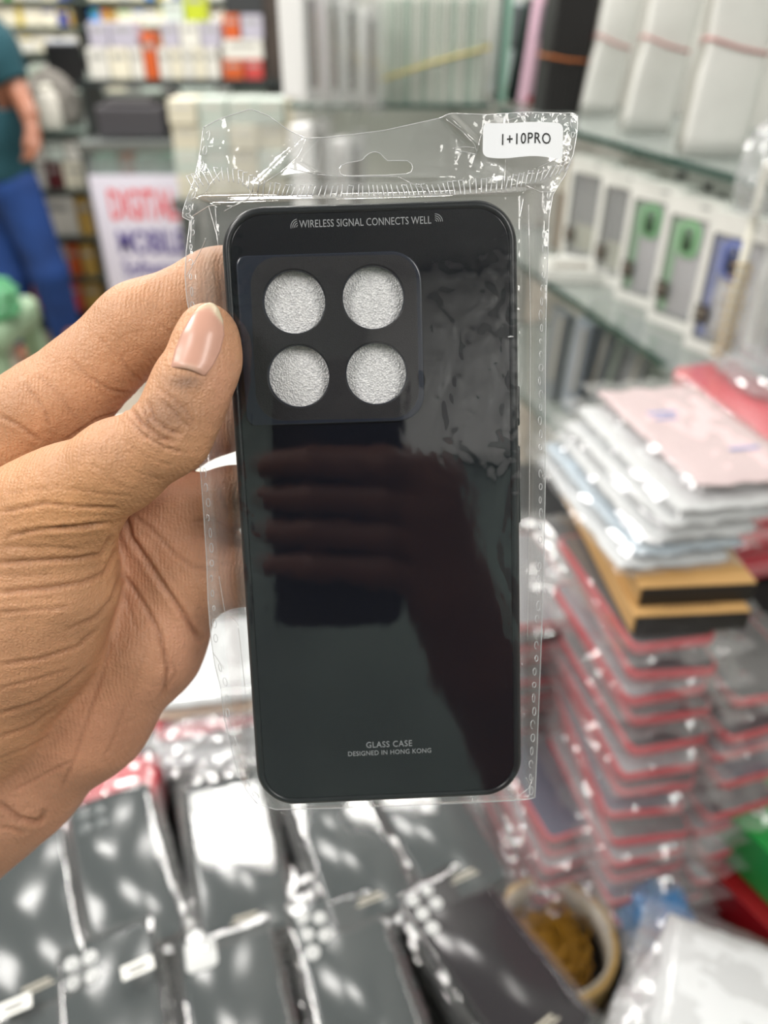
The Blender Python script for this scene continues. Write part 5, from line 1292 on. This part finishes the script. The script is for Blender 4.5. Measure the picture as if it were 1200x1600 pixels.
def f_shirt(P):
    tor = chain_sdf(P, [wp(2, 268, YP, .150), wp(-14, 200, YP, .150), wp(-28, 90, YP, .152), wp(-40, 45, YP, .115)], .05)
    sh = chain_sdf(P, [wp(-82, 64, YP + .02, .084), wp(-45, 48, YP, .088), wp(-8, 74, YP - .02, .084)], .03)
    sl = chain_sdf(P, [wp(-8, 74, YP - .02, .080), wp(22, 128, YP - .035, .070)], .02); sl2 = chain_sdf(P, [wp(-82, 64, YP + .02, .080), wp(-94, 128, YP + .02, .068)], .02)
    d = smin(smin(tor, sh, .05), smin(sl, sl2, .01), .05)
    neck = np.asarray(GY(-44, 26, YP)); d = np.maximum(d, P[:, 2] - (neck[2] + .0)) 
    cut = np.asarray(wp(22, 128, YP - .035, 0)[0]); ax_ = cut - np.asarray(wp(-8, 74, YP - .02, 0)[0]); ax_ /= np.linalg.norm(ax_)
    arm_side = np.where((P - cut) @ ax_ > -.004, 1, 0) * np.where(P[:, 0] > cut[0] - .075, 1, 0) * np.where(P[:, 2] > cut[2] - .10, 1, 0)
    d = np.where(arm_side > 0, np.maximum(d, ((P - cut) @ ax_)), d)
    return np.maximum(d, -(P[:, 2] - (GY(0, 276, YP).z)))
def f_trousers(P):
    l1 = chain_sdf(P, [wp(26, 296, YP - .02, .112), wp(76, 425, YP - .04, .092), wp(104, 520, YP + .02, .080)], .03)
    l2 = chain_sdf(P, [wp(-22, 296, YP + .05, .112), wp(16, 432, YP, .092), wp(38, 545, YP + .02, .080)], .03)
    hp = chain_sdf(P, [wp(2, 285, YP, .135), wp(0, 262, YP, .13)], .03)
    d = smin(smin(l1, l2, .03), hp, .05)
    return np.maximum(d, .075 - P[:, 2])
lo, hi = (-2.75, 3.5, -.02), (-1.45, 4.25, 1.95)
M_SK2 = M('skin_far', (146, 96, 74), .5, var=.1, vscale=12)
V, Fc = nets(f_body, lo, hi, .011, 5, 1); zmin_ = V[:, 2].min(); V[:, 2] = np.maximum(V[:, 2], .004)
per = npobj('person', V, Fc, M_SK2, None, True); tag(per, 'person in teal short-sleeved shirt and blue trousers standing by the cabinet at the left edge', 'person')
V, Fc = nets(f_shirt, lo, hi, .011, 5, 1); npobj('shirt', V, Fc, M('teal_cloth', (12, 62, 72), .85, bump=.2, bscale=60), per, True)
V, Fc = nets(f_trousers, lo, hi, .011, 5, 1); npobj('trousers', V, Fc, M('blue_denim', (20, 58, 120), .85, var=.25, vscale=6), per, True)
def f_hair(P):
    hd = chain_sdf(P, [wp(-46, -16, YP + .01, .080), wp(-47, -46, YP + .01, .100)], .03); c = np.asarray(GY(-46, -24, YP)); 
    return np.maximum(hd, -(P[:, 2] - c[2]) * .8 - (P[:, 1] - c[1]) * .6 + .01)
V, Fc = nets(f_hair, (-2.6, 3.7, 1.4), (-1.8, 4.2, 1.95), .009, 4, 1); npobj('hair', V, Fc, M('black_hair', (22, 20, 20), .6), per, True)
# ================================================================ WHAT THE GLOSSY CASE MIRRORS: the taking phone and the hand that holds it
ph = thing('camera_phone', 'black phone taking the picture, mirrored darkly in the held glossy case', 'phone')
def CM(): 
    r_, d_, f_ = Vector((1, 0, 0)), Vector((0, -SP, -CP)), Vector((0, CP, -SP)); o_ = Vector((0, 0, CAM_H))
    return Matrix(((r_.x, d_.x, f_.x, o_.x), (r_.y, d_.y, f_.y, o_.y), (r_.z, d_.z, f_.z, o_.z), (0, 0, 0, 1)))
ph.matrix_basis = CM()
bm = bmesh.new(); slab(bm, .076, .160, .010, [(.001, -.013), (0, -.012), (0, -.0065), (.001, -.0055)], (-.016, .064, 0)); bmobj('phone_body', bm, m_black, ph, True)
bm = bmesh.new(); slab(bm, .036, .036, .009, [(0, -.0055), (0, -.0045), (.001, -.0040)], (0, .002, 0)); cm_ = bmobj('lens_plate', bm, m_black, ph, True)
for x, y in ((0, 0), (-.010, .010), (.010, .010)):
    bm = bmesh.new(); lathe(bm, [(.0068, -.0042), (.0068, -.0028), (.0055, -.0026), (.0001, -.0032)], 24, (x, y, 0)); bmobj('lens', bm, m_steel, cm_, True)
def cs(ch): return [((x, y, z), r) for x, y, z, r in ch]
PF = [cs([(.034, .050 + .021 * k, -.006, .012), (.010, .040 + .021 * k, .004, .0098), (-.030, .038 + .0205 * k, .0035, .0085), (-.058, .043 + .020 * k, -.008, .0072)]) for k in range(4)]
PP = [cs([(.040, .055, -.010, .017), (.048, .115, -.012, .020), (.075, .175, -.02, .029), (.13, .30, -.05, .040), (.20, .46, -.10, .047)]), cs([(.036, .070, -.008, .016), (.052, .13, -.014, .022), (.078, .18, -.02, .029)]),
      cs([(.062, .13, -.022, .018), (.044, .085, -.030, .0125), (.020, .045, -.026, .0105), (.004, .030, -.0235, .0085)])]
def f_ph(P):
    d = smin(chain_sdf(P, PP[0], .01), chain_sdf(P, PP[1], .01), .02); d = smin(d, chain_sdf(P, PP[2], .006), .01); o_ = d
    for c in PF: o_ = np.minimum(o_, smin(d, chain_sdf(P, c, .004), .008))
    return o_
V, Fc = nets(f_ph, (-.09, .0, -.17), (.27, .53, .03), .0028, 5, 2)
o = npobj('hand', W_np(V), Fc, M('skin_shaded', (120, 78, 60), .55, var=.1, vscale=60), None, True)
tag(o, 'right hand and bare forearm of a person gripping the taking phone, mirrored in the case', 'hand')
